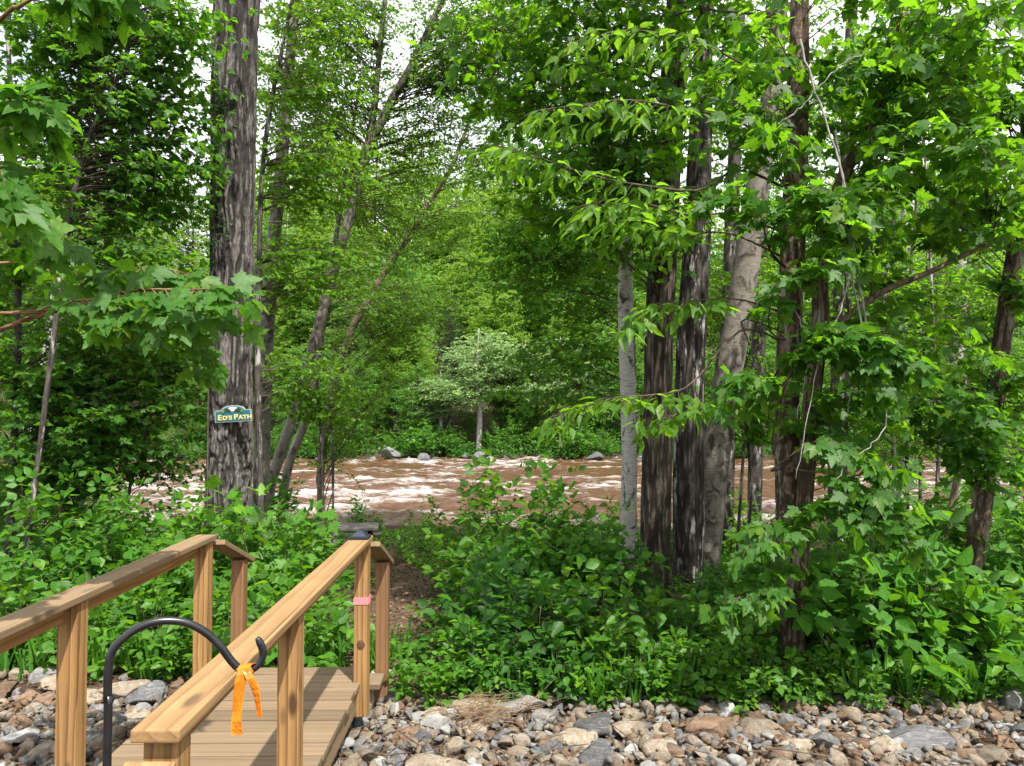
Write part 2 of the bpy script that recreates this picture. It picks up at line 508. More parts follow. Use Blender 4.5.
def thing(name, label, cat, loc=(0, 0, 0), rot=(0, 0, 0), group=None):
    o = bpy.data.objects.new(name, None)
    o.empty_display_size = 0.2
    COL.objects.link(o)
    o.location = loc
    o.rotation_euler = rot
    return tag(o, label, cat, group)


def dup_tree(root, label, loc, rz=0.0, scale=(1, 1, 1), group=None, mat=None):
    r = root.copy()
    COL.objects.link(r)
    r.location = loc
    r.rotation_euler = (0, 0, rz)
    r.scale = scale
    r['label'] = label
    if group:
        r['group'] = group
    for ch in list(root.children):
        c = ch.copy()
        COL.objects.link(c)
        c.parent = r
        if mat and ch.name.split('.')[0] in mat:
            c.material_slots[0].link = 'OBJECT'
            c.material_slots[0].material = mat[ch.name.split('.')[0]]
    return r


def mesh_np(name, verts, starts, loops):
    me = bpy.data.meshes.new(name)
    verts = np.ascontiguousarray(verts, dtype=np.float32)
    loops = np.ascontiguousarray(loops, dtype=np.int32)
    starts = np.ascontiguousarray(starts, dtype=np.int32)
    me.vertices.add(len(verts))
    me.vertices.foreach_set('co', verts.ravel())
    me.loops.add(len(loops))
    me.loops.foreach_set('vertex_index', loops)
    me.polygons.add(len(starts))
    me.polygons.foreach_set('loop_start', starts)
    me.update(calc_edges=True)
    return me


def grid_mesh(name, X, Y, Z):
    ny, nx = X.shape
    v = np.stack([X, Y, Z], -1).reshape(-1, 3)
    i = np.arange(ny * nx).reshape(ny, nx)
    q = np.stack([i[:-1, :-1], i[:-1, 1:], i[1:, 1:], i[1:, :-1]], -1).reshape(-1, 4)
    return mesh_np(name, v, np.arange(len(q)) * 4, q.ravel())


def bm_mesh(name, bm):
    me = bpy.data.meshes.new(name)
    bm.normal_update()
    bm.to_mesh(me)
    bm.free()
    return me


def add_box(bm, x0, x1, y0, y1, z0, z1, bev=0.0, mat=None):
    r = bmesh.ops.create_cube(bm, size=1)
    vs = r['verts']
    bmesh.ops.scale(bm, vec=(x1 - x0, y1 - y0, z1 - z0), verts=vs)
    bmesh.ops.translate(bm, vec=((x0 + x1) / 2, (y0 + y1) / 2, (z0 + z1) / 2), verts=vs)
    if mat is not None:
        bmesh.ops.transform(bm, matrix=mat, verts=vs)
    if bev > 0:
        es = list({e for v in vs for e in v.link_edges})
        bmesh.ops.bevel(bm, geom=es, offset=bev, segments=2, profile=0.6, affect='EDGES')


# tubes --------------------------------------------------------------------
def tubes_arrays(tubes, sides):
    """tubes: list of (pts (N,3), radii (N,)); grouped by length and built in bulk"""
    by = {}
    for p, r in tubes:
        by.setdefault(len(p), []).append((p, r))
    V, S, L = [], [], []
    base = 0
    ls = 0
    ang = np.linspace(0, 2 * np.pi, sides, endpoint=False)
    ca, sa = np.cos(ang), np.sin(ang)
    for n, lst in by.items():
        Pn = np.array([a for a, _ in lst], float)
        R = np.array([b for _, b in lst], float)
        m = len(lst)
        T = np.gradient(Pn, axis=1)
        T /= np.linalg.norm(T, axis=2, keepdims=True) + 1e-9
        ref = np.where(np.abs(T[:, :1, 2:3]) > 0.8, np.array([1.0, 0, 0]), np.array([0, 0, 1.0]))
        ref = np.broadcast_to(ref, T.shape)
        U = np.cross(T, ref); U /= np.linalg.norm(U, axis=2, keepdims=True) + 1e-9
        W = np.cross(T, U)
        ring = Pn[:, :, None, :] + R[:, :, None, None] * (U[:, :, None, :] * ca[None, None, :, None] + W[:, :, None, :] * sa[None, None, :, None])
        V.append(ring.reshape(-1, 3))
        idx = base + np.arange(m * n * sides).reshape(m, n, sides)
        a = idx[:, :-1, :]; b = np.roll(a, -1, 2); d = idx[:, 1:, :]; c = np.roll(d, -1, 2)
        q = np.stack([a, b, c, d], -1).reshape(-1, 4)
        L.append(q.ravel()); S.append(ls + np.arange(len(q)) * 4)
        ls += q.size
        for k in (0, n - 1):
            cap = idx[:, k, :] if k else idx[:, k, ::-1]
            L.append(cap.ravel()); S.append(ls + np.arange(m) * sides)
            ls += cap.size
        base += m * n * sides
    return np.concatenate(V), np.concatenate(S), np.concatenate(L)


def tubes_mesh(name, tubes, sides=5):
    V, S, L = tubes_arrays(tubes, sides)
    me = mesh_np(name, V, S, L)
    me.shade_smooth()
    return me


def spline(pts, n):
    """Catmull-Rom through pts, n samples"""
    p = np.array([list(q) for q in pts], float)
    p = np.vstack([2 * p[0] - p[1], p, 2 * p[-1] - p[-2]])
    m = len(p) - 3
    t = np.linspace(0, m - 1e-6, n)
    i = np.floor(t).astype(int); f = (t - i)[:, None]
    a, b, c, d = p[i], p[i + 1], p[i + 2], p[i + 3]
    return 0.5 * ((2 * b) + (-a + c) * f + (2 * a - 5 * b + 4 * c - d) * f ** 2 + (-a + 3 * b - 3 * c + d) * f ** 3)


FUR = []


def trunk_arrays(ctrl, radii, sides=40, ds=0.05, ridge=0.0, freq=16, vfreq=2.5, flare=0.35, lump=0.05, seed=0):
    L = sum((Vector(ctrl[i + 1]) - Vector(ctrl[i])).length for i in range(len(ctrl) - 1))
    n = max(8, int(L / ds))
    p = spline(ctrl, n)
    r = np.interp(np.linspace(0, 1, n), np.linspace(0, 1, len(radii)), radii)
    s = np.linspace(0, L, n)
    r = r * (1 + flare * np.exp(-s / 0.28))
    T = np.gradient(p, axis=0); T /= np.linalg.norm(T, axis=1, keepdims=True)
    U = np.cross(T, np.array([0, 1.0, 0])); U /= np.linalg.norm(U, axis=1, keepdims=True)
    W = np.cross(T, U)
    ang = np.linspace(0, 2 * np.pi, sides, endpoint=False)
    A, Sg = np.meshgrid(ang / (2 * np.pi), s)
    fac = 1 + lump * 2 * (vnoise(A * 5 + seed, Sg * 1.1 + seed, 5) - 0.5)
    fac = fac + flare * 0.5 * np.exp(-Sg / 0.25) * np.cos(A * 2 * np.pi * 5 + seed)
    disp = 0
    if ridge > 0:
        wob = (vnoise(A * 8, Sg * 2.2 + 11 + seed, 8) - 0.5) * 0.9
        n1 = vnoise((A * freq + wob) % freq, Sg * vfreq + seed, freq)
        n2 = vnoise((A * freq * 2 + wob * 2) % (freq * 2), Sg * vfreq * 2.1 + 40 + seed, freq * 2)
        fur = 1 - np.abs(2 * n1 - 1)
        fur = 0.65 * fur + 0.35 * (1 - np.abs(2 * n2 - 1))
        disp = -ridge * np.clip(fur - 0.35, 0, 1) ** 1.3 * 2 
    R = r[:, None] * fac + disp
    V = p[:, None, :] + R[:, :, None] * (U[:, None, :] * np.cos(ang)[None, :, None] + W[:, None, :] * np.sin(ang)[None, :, None])
    idx = np.arange(n * sides).reshape(n, sides)
    a = idx[:-1]; b = np.roll(a, -1, 1); d = idx[1:]; c = np.roll(d, -1, 1)
    q = np.stack([a, b, c, d], -1).reshape(-1, 4)
    loops = np.concatenate([q.ravel(), idx[0, ::-1], idx[-1]])
    starts = np.concatenate([np.arange(len(q)) * 4, [q.size, q.size + sides]])
    FUR.append((np.zeros((n, sides)) if ridge <= 0 else np.clip(-disp / (ridge * 0.55), 0, 1)).ravel())
    return V.reshape(-1, 3), starts, loops


def join_arrays(parts):
    V, S, L = [], [], []
    vb = lb = 0
    for v, s, l in parts:
        V.append(v); S.append(s + lb); L.append(l + vb)
        vb += len(v); lb += len(l)
    return np.concatenate(V), np.concatenate(S), np.concatenate(L)


# leaves -------------------------------------------------------------------
def tmpl(kind):
    if kind == 'ovate':
        v = [(0, 0, 0), (0, .5, -.02), (0, 1, -.10), (-.20, .16, .05), (-.34, .40, .07), (-.22, .72, .02), (.20, .16, .05), (.34, .40, .07), (.22, .72, .02)]
        f = [(0, 1, 4, 3), (1, 2, 5, 4), (0, 6, 7, 1), (1, 7, 8, 2)]
    elif kind == 'lance':
        v = [(0, 0, 0), (0, .5, -.03), (0, 1, -.14), (-.13, .15, .03), (-.21, .42, .05), (-.13, .72, .0), (.13, .15, .03), (.21, .42, .05), (.13, .72, .0)]
        f = [(0, 1, 4, 3), (1, 2, 5, 4), (0, 6, 7, 1), (1, 7, 8, 2)]
    elif kind == 'maple':
        h = [(.10, -.09, .02), (.27, -.10, .02), (.25, .04, .04), (.44, .08, .0), (.37, .17, .03), (.58, .40, -.06), (.43, .42, .0), (.38, .50, -.02), (.20, .44, .05), (.25, .64, .02), (.17, .67, .02), (.13, .80, -.02)]
        v = [(0, 0, 0)] + h + [(0, 1, -.10)] + [(-x, y, z) for x, y, z in h] + [(0, .42, .0)]
        k = len(h)
        c = len(v) - 1
        R = list(range(1, k + 1)); Lf = list(range(k + 2, 2 * k + 2)); tip = k + 1
        f = [tuple([0] + R[:9] + [c]), tuple([c] + R[8:] + [tip]), tuple([0, c] + Lf[:9][::-1]), tuple([c, tip] + Lf[8:][::-1])]
    elif kind == 'diamond':
        v = [(0, 0, 0), (-.32, .45, .06), (0, 1, -.06), (.32, .45, .06)]
        f = [(0, 3, 2, 1)]
    elif kind == 'needle':
        v = [(-.05, 0, 0), (.05, 0, 0), (.03, 1, -.1), (-.03, 1, -.1)]
        f = [(0, 1, 2, 3)]
    return np.array(v, float), f


TM = {k: tmpl(k) for k in ('ovate', 'lance', 'maple', 'diamond', 'needle')}


def leaves_mesh(name, kind, pos, tip, nrm, size):
    pos = np.asarray(pos, float); tip = np.asarray(tip, float); nrm = np.asarray(nrm, float); size = np.asarray(size, float)
    v, faces = TM[kind]
    t = tip / (np.linalg.norm(tip, axis=1, keepdims=True) + 1e-9)
    n = nrm - t * (nrm * t).sum(1, keepdims=True)
    n /= np.linalg.norm(n, axis=1, keepdims=True) + 1e-9
    s = np.cross(t, n)
    curl = RNG.uniform(0.3, 2.2, len(pos))
    wid = RNG.uniform(0.8, 1.15, len(pos))
    V = pos[:, None, :] + size[:, None, None] * ((v[None, :, 0] * wid[:, None])[:, :, None] * s[:, None, :] + v[None, :, 1, None] * t[:, None, :] + (v[None, :, 2] * curl[:, None])[:, :, None] * n[:, None, :])
    k = len(v)
    fl = np.concatenate([np.array(f) for f in faces])
    ln = np.array([len(f) for f in faces])
    st = np.concatenate([[0], np.cumsum(ln)[:-1]])
    m = len(pos)
    loops = (fl[None, :] + (np.arange(m) * k)[:, None]).ravel()
    starts = (st[None, :] + (np.arange(m) * len(fl))[:, None]).ravel()
    return mesh_np(name, V.reshape(-1, 3), starts, loops)


class Plant:
    def __init__(self, rng):
        self.rng = rng
        self.tubes = []
        self.pos = []; self.tip = []; self.nrm = []; self.size = []

    def shoot(self, p0, d, L, r, spacing, ls, droop=0.25, tilt=0.8, start=0.2, petiole=0.35, flat=True):
        rng = self.rng
        n = 4
        d = d / (np.linalg.norm(d) + 1e-9)
        t = np.linspace(0, 1, n)[:, None]
        bend = rng.normal(0, 0.12, 3); bend[2] -= droop * 0.6
        pts = p0 + L * (d * t + bend * t ** 2)
        self.tubes.append((pts, np.linspace(r, r * 0.35, n)))
        k = max(2, int(L * (1 - start) / spacing))
        tt = np.linspace(start, 1.0, k)
        base = p0 + L * (d * tt[:, None] + bend * tt[:, None] ** 2)
        up = np.array([0, 0, 1.0])
        side = np.cross(d, up)
        sn = np.linalg.norm(side)
        side = side / sn if sn > 0.2 else np.array([1.0, 0, 0])
        for sgn in (-1, 1):
            td = d * rng.uniform(0.2, 0.9, (k, 1)) + side * sgn * rng.uniform(0.5, 1.1, (k, 1)) + rng.normal(0, 0.25, (k, 3))
            td[:, 2] -= droop * rng.uniform(0.2, 1.6, k)
            td /= np.linalg.norm(td, axis=1, keepdims=True)
            nn = up + rng.normal(0, tilt, (k, 3))
            sz = ls * rng.uniform(0.6, 1.15, k)
            self.pos.append(base + td * (petiole * sz)[:, None])
            self.tip.append(td); self.nrm.append(nn); self.size.append(sz)
        # end leaf
        e = pts[-1]
        td = d + rng.normal(0, 0.2, 3) - np.array([0, 0, droop])
        self.pos.append(e[None]); self.tip.append(td[None]); self.nrm.append((up + rng.normal(0, tilt, 3))[None]); self.size.append(np.array([ls * rng.uniform(0.8, 1.15)]))

    def bough(self, p0, p1, r, ls, spacing, every=0.12, lift=0.12, start=0.3, shoot=0.38, droop=0.4, tilt=0.85, planar=0.32, smin=0.10):
        rng = self.rng
        p0 = np.array(p0, float); p1 = np.array(p1, float)
        D = p1 - p0
        L = np.linalg.norm(D)
        if L < 1e-3:
            return
        mid = (p0 + p1) / 2 + np.array([0, 0, lift * L]) + rng.normal(0, 0.06 * L, 3)
        t = np.linspace(0, 1, 8)[:, None]
        pts = (1 - t) ** 2 * p0 + 2 * t * (1 - t) * mid + t ** 2 * p1
        pts[1:-1] += rng.normal(0, 0.012 * L, (6, 3))
        self.tubes.append((pts, np.linspace(r, r * 0.22, 8)))
        ns = max(3, int(L * (1 - start) / every))
        for i in range(ns):
            tt = start + (1 - start) * (i + rng.uniform(0.1, 0.9)) / ns
            b = (1 - tt) ** 2 * p0 + 2 * tt * (1 - tt) * mid + tt ** 2 * p1
            tan = 2 * (1 - tt) * (mid - p0) + 2 * tt * (p1 - mid)
            tan /= np.linalg.norm(tan)
            side = np.cross(tan, np.array([0, 0, 1.0])) + rng.normal(0, planar, 3)
            side /= np.linalg.norm(side) + 1e-9
            sg = 1 if i % 2 else -1
            d = tan * rng.uniform(0.5, 1.0) + side * sg * rng.uniform(0.6, 1.0) + np.array([0, 0, rng.normal(0.05, planar)])
            sl_ = max(smin, shoot * L * (1.1 - 0.75 * tt) * rng.uniform(0.6, 1.25))
            self.shoot(b, d, sl_, max(0.0022, r * 0.3), spacing, ls, droop, tilt)
        self.shoot(pts[-1], pts[-1] - pts[-2], max(smin, 0.2 * L), r * 0.22, spacing, ls, droop, tilt, start=0.0)

    def foliage(self, name, kind):
        return leaves_mesh(name, kind, np.concatenate(self.pos), np.concatenate(self.tip), np.concatenate(self.nrm), np.concatenate(self.size))


def rnd_in(rng, c, r):
    d = rng.normal(0, 1, 3)
    d /= np.linalg.norm(d)
    d *= rng.uniform(0.25, 1.0) ** (1 / 2.2)
    return np.array(c) + d * np.array(r)

# ================================================================== setting
def axis_pts(lo, hi, fine_lo, fine_hi, fine, coarse_n):
    a = fine_lo - (np.linspace(0, 1, coarse_n)[::-1][:-1] ** 2) * (fine_lo - lo) if lo < fine_lo else np.array([])
    b = np.arange(fine_lo, fine_hi, fine)
    a = fine_lo - (np.linspace(1, 0, coarse_n)[:-1] ** 2) * (fine_lo - lo)
    c = fine_hi + (np.linspace(0, 1, coarse_n) ** 2) * (hi - fine_hi)
    return np.concatenate([a, b, c])


gx = axis_pts(-400, 400, -12, 12, 0.16, 40)
gy = axis_pts(-120, 600, 2.5, 22, 0.16, 60)
GX, GY = np.meshgrid(gx, gy)
GZ = gz(GX, GY)
link('ground', grid_mesh('ground', GX, GY, GZ), M['soil'], kind='structure', smooth=True)

# path: follows the ground 6 mm above it, ragged edges
pc = spline([(-1.75, 5.2, 0), (-1.55, 6.8, 0), (-1.32, 9, 0), (-1.35, 11, 0), (-1.75, 12.6, 0), (-2.2, 14.5, 0)], 90)
hw = 0.50 + 0.16 * (vnoise(np.arange(90) * 0.35, np.zeros(90)) - 0.5)
uu = np.linspace(-1, 1, 13)
PX = pc[:, 0:1] + uu[None, :] * hw[:, None] * (1 + 0.15 * (vnoise(np.arange(90)[:, None] * 0.8 + uu[None] * 2, uu[None] * 3 + 20) - 0.5))
PY = np.repeat(pc[:, 1:2], 13, 1)
link('path', grid_mesh('path', PX, PY, gz(PX, PY) + 0.012), M['mulch'], kind='structure', smooth=True)

# river: rough rapids running across the view
rx = axis_pts(-220, 220, -26, 34, 0.22, 40)
ry = np.concatenate([np.arange(17.8, 34, 0.16), np.arange(34, 49, 0.30)])
RX, RY = np.meshgrid(rx, ry)
wv = 1 - np.abs(2 * vnoise(RX * 0.55 + 3, RY * 1.15) - 1)
wv2 = 1 - np.abs(2 * vnoise(RX * 1.5 + 30, RY * 2.6 + 7) - 1)
wb = vnoise(RX * 0.13 + 5, RY * 0.22 + 8)
crest = (0.6 * wv ** 2 + 0.4 * wv2 ** 2)
RZ = WATER + (crest - 0.4) * (0.10 + 0.34 * wb)
rm = grid_mesh('river', RX, RY, RZ)
at = rm.attributes.new('crest', 'FLOAT', 'POINT')
at.data.foreach_set('value', (crest * (0.4 + wb) - 0.38).astype(np.float32).ravel())
link('river', rm, M['water'], kind='structure', smooth=True)

# ================================================================== bridge
BYAW = 0.01526
BPIT = 0.0109
bm_rot = Matrix.Rotation(BYAW, 4, 'Z') @ Matrix.Rotation(BPIT, 4, 'X')
OX, OY = 1.5, 3.6                                     # from the line through the eye to the bridge's middle
org = Vector((0, 0, EYE)) + bm_rot @ Vector((-OX, OY, -1.857))
bridge = thing('footbridge', 'low wooden footbridge with plank deck and two tan handrails over the stony ditch', 'footbridge', org, bm_rot.to_euler())


def bpart(name, x0, x1, y0, y1, z0, z1, mat, bev=0.004, rot=None, parent=None):
    """board given by its extents in the bridge frame, mesh centred on the board"""
    cx, cy_, cz = (x0 + x1) / 2, (y0 + y1) / 2, (z0 + z1) / 2
    bm = bmesh.new()
    hx, hy, hz = (x1 - x0) / 2, (y1 - y0) / 2, (z1 - z0) / 2
    add_box(bm, -hx, hx, -hy, hy, -hz, hz, bev)
    o = link(name, bm_mesh(name, bm), M[mat], parent or bridge)
    o.location = (cx + OX, cy_ - OY, cz)
    if rot:
        o.rotation_euler = rot
    return o


# deck of separate cross boards, one mesh
bm = bmesh.new()
y = 1.30
while y < 5.30:
    wdt = 0.138
    jx = random.uniform(-0.008, 0.008)
    add_box(bm, -2.085 + jx + OX, -0.945 + jx + OX, y - OY, y + wdt - OY, -0.038 + random.uniform(-0.002, 0.002), random.uniform(-0.004, 0.002), 0.005,
            Matrix.Rotation(random.uniform(-0.003, 0.003), 4, 'Z') @ Matrix.Rotation(random.uniform(-0.003, 0.003), 4, 'Y'))
    y += wdt + 0.0135
link('deck', bm_mesh('deck', bm), M['deck'], bridge)
bpart('step', -2.02, -0.868, 5.40, 5.63, -0.175, -0.137, 'deck')
bpart('stringer', -2.06, -2.022, 1.35, 5.36, -0.20, -0.044, 'cap_grey')
bpart('stringer', -1.008, -0.97, 1.35, 5.36, -0.20, -0.044, 'cap_grey')
bpart('beam', -2.02, -1.01, 5.30, 5.34, -0.22, -0.045, 'cap_grey')
RT = 0.972
CT = 0.036
# left rail
bpart('handrail', -2.104, -1.969, 2.06, 5.20, RT - CT, RT, 'cap_grey', 0.006)
bpart('rail_board', -2.085, -2.047, 2.20, 5.07, RT - CT - 0.092, RT - CT - 0.002, 'rail')
for py in (2.10, 3.535, 5.085):
    bpart('post', -2.079, -1.984, py, py + 0.093, -0.22 if py > 5 else -0.6, RT - CT - 0.001, 'post', 0.004)
bpart('post', -2.03, -1.936, 5.65, 5.743, -0.60, 0.70, 'post_old', 0.004)
# right rail
bpart('handrail', -1.014, -0.879, 2.07, 5.15, RT - CT, RT, 'cap', 0.006)
bpart('rail_board', -0.995, -0.957, 2.20, 5.05, RT - CT - 0.092, RT - CT - 0.002, 'rail')
for py in (2.10, 3.34, 5.065):
    bpart('post', -0.991, -0.897, py, py + 0.093, -0.23 if py > 5 else -0.6, RT - CT - 0.001, 'post', 0.004)
bpart('post', -0.945, -0.851, 5.65, 5.743, -0.60, 0.68, 'post_old', 0.004)


def slope_rail(x0, x1, ya, za, yb, zb, mat, name='stair_rail'):
    L = math.hypot(yb - ya, zb - za)
    a = math.atan2(zb - za, yb - ya)
    return bpart(name, x0, x1, (ya + yb) / 2 - L / 2, (ya + yb) / 2 + L / 2, (za + zb) / 2 - 0.018, (za + zb) / 2 + 0.018, mat, 0.005, (a, 0, 0))


slope_rail(-0.972, -0.837, 5.19, 0.905, 5.86, 0.640, 'cap_grey')
slope_rail(-2.055, -1.920, 5.22, 0.915, 5.86, 0.660, 'cap_grey')
slope_rail(-1.014, -0.879, 0.95, 0.28, 2.055, 0.885, 'cap')
slope_rail(-2.104, -1.969, 0.95, 0.28, 2.045, 0.885, 'cap_grey')
bpart('post', -0.99, -0.90, 1.02, 1.11, -0.45, 0.29, 'post', 0.004)
bpart('post', -2.08, -1.99, 1.02, 1.11, -0.45, 0.29, 'post', 0.004)
# knot on the far right post
bm = bmesh.new()
for rr, hh in ((0.027, 0.002), (0.017, 0.0035)):
    r = bmesh.ops.create_cone(bm, cap_ends=True, segments=20, radius1=rr, radius2=rr * 0.8, depth=hh)
    bmesh.ops.transform(bm, matrix=Matrix.Translation((-0.944 + OX, 5.064 - OY - hh / 2, 0.25)) @ Matrix.Rotation(math.pi / 2, 4, 'X') @ Matrix.Scale(1.25, 4, (0, 1, 0)), verts=r['verts'])
M['knot'] = plain_mat('wood_knot', (0.10, 0.055, 0.03), 0.7, 0.2, 0, 0.5, 60)
link('knot', bm_mesh('knot', bm), M['knot'], bridge)

B = Matrix.Translation(org) @ bm_rot


def BP(x, y, z):
    return B @ Vector((x + OX, y - OY, z))


# pink tape round the far right post
def tape_mesh():
    bm = bmesh.new()
    z0, z1 = -0.024, 0.024
    hw_, t = 0.0482, 0.002
    pts = [(-hw_, -hw_), (hw_, -hw_), (hw_, hw_), (-hw_, hw_)]
    outer = [(x * (1 + t / hw_), y * (1 + t / hw_)) for x, y in pts]
    for i in range(4):
        a, b = pts[i], pts[(i + 1) % 4]
        c, d = outer[i], outer[(i + 1) % 4]
        for lo, hi in ((z0, z1),):
            vs = [bm.verts.new(q) for q in ((*a, lo), (*b, lo), (*b, hi), (*a, hi), (*c, lo), (*d, lo), (*d, hi), (*c, hi))]
            for f in ((4, 5, 6, 7), (0, 3, 2, 1), (3, 7, 6, 2), (0, 1, 5, 4)):
                bm.faces.new([vs[j] for j in f])
    # loose end
    vs = [bm.verts.new(q) for q in ((0.05, -0.0505, z0), (0.062, -0.056, z0 + 0.012), (0.062, -0.056, z1 + 0.005), (0.05, -0.0505, z1))]
    bm.faces.new(vs)
    bmesh.ops.remove_doubles(bm, verts=bm.verts, dist=1e-5)
    return bm_mesh('marker_tape', bm)


tp = link('marker_tape', tape_mesh(), M['pink'], label='band of pink tape wrapped round the far right bridge post', cat='tape')
tp.location = BP(-0.944, 5.1115, 0.545)
tp.rotation_euler = bm_rot.to_euler()

# solar post light on the far end of the right rail
sol = thing('solar_light', 'small black pyramid solar light on the far end of the right handrail', 'light', BP(-0.947, 5.03, RT + 0.001), bm_rot.to_euler())
bm = bmesh.new()
add_box(bm, -0.066, 0.066, -0.066, 0.066, 0, 0.016, 0.003)
link('base', bm_mesh('base', bm), M['black_plastic'], sol)
bm = bmesh.new()
b4 = [bm.verts.new((sx * 0.052, sy * 0.052, 0.017)) for sx, sy in ((-1, -1), (1, -1), (1, 1), (-1, 1))]
t4 = [bm.verts.new((sx * 0.016, sy * 0.016, 0.052)) for sx, sy in ((-1, -1), (1, -1), (1, 1), (-1, 1))]
for i in range(4):
    bm.faces.new((b4[i], b4[(i + 1) % 4], t4[(i + 1) % 4], t4[i]))
bm.faces.new(t4)
bm.faces.new(b4[::-1])
bmesh.ops.bevel(bm, geom=bm.edges[:], offset=0.002, segments=2, affect='EDGES')
link('cap', bm_mesh('cap', bm), M['panel'], sol)

# ================================================================== shepherd hook and ribbon
HD = 1.5
hook_px = [(107, 880), (107, 766), (107.5, 700), (108.5, 668), (112, 652), (121.5, 640), (140, 627), (161, 621), (185, 622.5), (205, 632), (220, 646), (231, 660.5), (239.5, 668.5), (249.5, 670), (258, 664.5), (263, 655), (261.5, 646), (257.5, 638)]
hp = [P(x, y, HD) for x, y in hook_px]
# gentle turn of the hook's plane, tip towards the bridge
hp = [Vector((p.x, p.y + (p.x - hp[0].x) * 0.35, p.z)) for p in hp]
hp = [P(x, y, p.y) for (x, y), p in zip(hook_px, hp)]
hp[0] = Vector((hp[1].x, hp[1].y, -0.25))
hs_ = spline(hp, 120)
hr = np.full(120, 0.0082)
hr[-5:] = np.linspace(0.0082, 0.0055, 5)
hook = thing('shepherd_hook', 'black steel shepherd hook standing in front of the right handrail', 'garden hook', (hp[1].x, hp[1].y, gzf(hp[1].x, hp[1].y)))
me = tubes_mesh('rod', [(hs_ - np.array(hook.location), hr)], 14)
link('rod', me, M['black'], hook)
kn = P(246.5, 669, hp[12].y)


def ribbon_strip(bm, pts, wdir, width):
    a = None
    for i, p in enumerate(pts):
        p = Vector(p)
        wd = Vector(wdir[i]).normalized() * width / 2
        q = (bm.verts.new(p - wd), bm.verts.new(p), bm.verts.new(p + wd))
        if a:
            bm.faces.new((a[0], a[1], q[1], q[0]))
            bm.faces.new((a[1], a[2], q[2], q[1]))
        a = q


bm = bmesh.new()
k0 = kn + Vector((0, -0.012, 0))
# wrap round the rod
for s in np.linspace(0, 1, 3):
    cx = kn + Vector(((s - 0.5) * 0.018, 0, 0.001 * s))
    ring = [cx + Vector((0.004 * math.sin(a * 2), math.cos(a) * 0.0102, math.sin(a) * 0.0104)) for a in np.linspace(0, 2 * math.pi, 17)]
    ribbon_strip(bm, ring, [(1, 0.1 * math.sin(i), 0.15) for i in range(17)], 0.013)
t1 = [k0 + Vector((dx, dy, dz)) for dx, dy, dz in ((0, -0.002, 0.006), (-0.005, -0.006, -0.015), (-0.010, -0.004, -0.045), (-0.013, -0.001, -0.08), (-0.014, -0.004, -0.11), (-0.0125, -0.002, -0.13))]
ribbon_strip(bm, spline(t1, 9), [(1, 0.30 * math.sin(i * 0.9), 0.05) for i in range(9)], 0.0225)
t2 = [k0 + Vector((dx, dy, dz)) for dx, dy, dz in ((0.002, 0.0, 0.004), (0.014, -0.004, -0.014), (0.023, 0.004, -0.040), (0.027, 0.008, -0.070), (0.032, 0.006, -0.098))]
ribbon_strip(bm, spline(t2, 9), [(1, 0.7 * math.sin(0.6 + i * 0.6), 0.1) for i in range(9)], 0.016)
r = bmesh.ops.create_icosphere(bm, subdivisions=2, radius=0.0075)
bmesh.ops.transform(bm, matrix=Matrix.Translation(kn + Vector((0, -0.010, -0.004))) @ Matrix.Diagonal((1.1, 0.7, 1.2, 1)), verts=r['verts'])
bmesh.ops.recalc_face_normals(bm, faces=bm.faces[:])
rb = link('ribbon', bm_mesh('ribbon', bm), M['orange'], label='bright orange ribbon knotted round the hook tip with two hanging tails', cat='ribbon')
sm = rb.modifiers.new('thick', 'SOLIDIFY')
sm.thickness = 0.0005

# ================================================================== trunks of the near trees
def ext(pts, up):
    a, b = Vector(pts[-2]), Vector(pts[-1])
    d = (b - a).normalized()
    return list(pts) + [b + d * up]


def trunk_part(root, stems, mat, name='trunk'):
    """stems: list of dicts with ctrl points (world), radii and bark settings, joined as the tree's one trunk mesh"""
    FUR.clear()
    arr = [trunk_arrays([Vector(p) - root.location for p in s['p']], s['r'], **s.get('k', {})) for s in stems]
    V, S, L = join_arrays(arr)
    me = mesh_np(name, V, S, L)
    me.shade_smooth()
    at_ = me.attributes.new('furrow', 'FLOAT', 'POINT')
    at_.data.foreach_set('value', np.concatenate(FUR).astype(np.float32))
    return link(name, me, mat, root)


def stem_px(px, d, up=0.0, sink=0.12, dd=0.0):
    """stem through pixels at distance d; its foot is dropped to the ground"""
    pts = [P(x, y, d + dd * i) for i, (x, y) in enumerate(px)]
    f = pts[0]
    pts = [Vector((f.x, f.y, gzf(f.x, f.y) - sink))] + [p for p in pts if p.z > gzf(f.x, f.y) + 0.15]
    return ext(pts, up) if up else pts


def at_height(pts, z):
    n = 60
    s = spline(pts, n)
    i = int(np.argmin(np.abs(s[:, 2] - z)))
    return s[i], i / (n - 1)


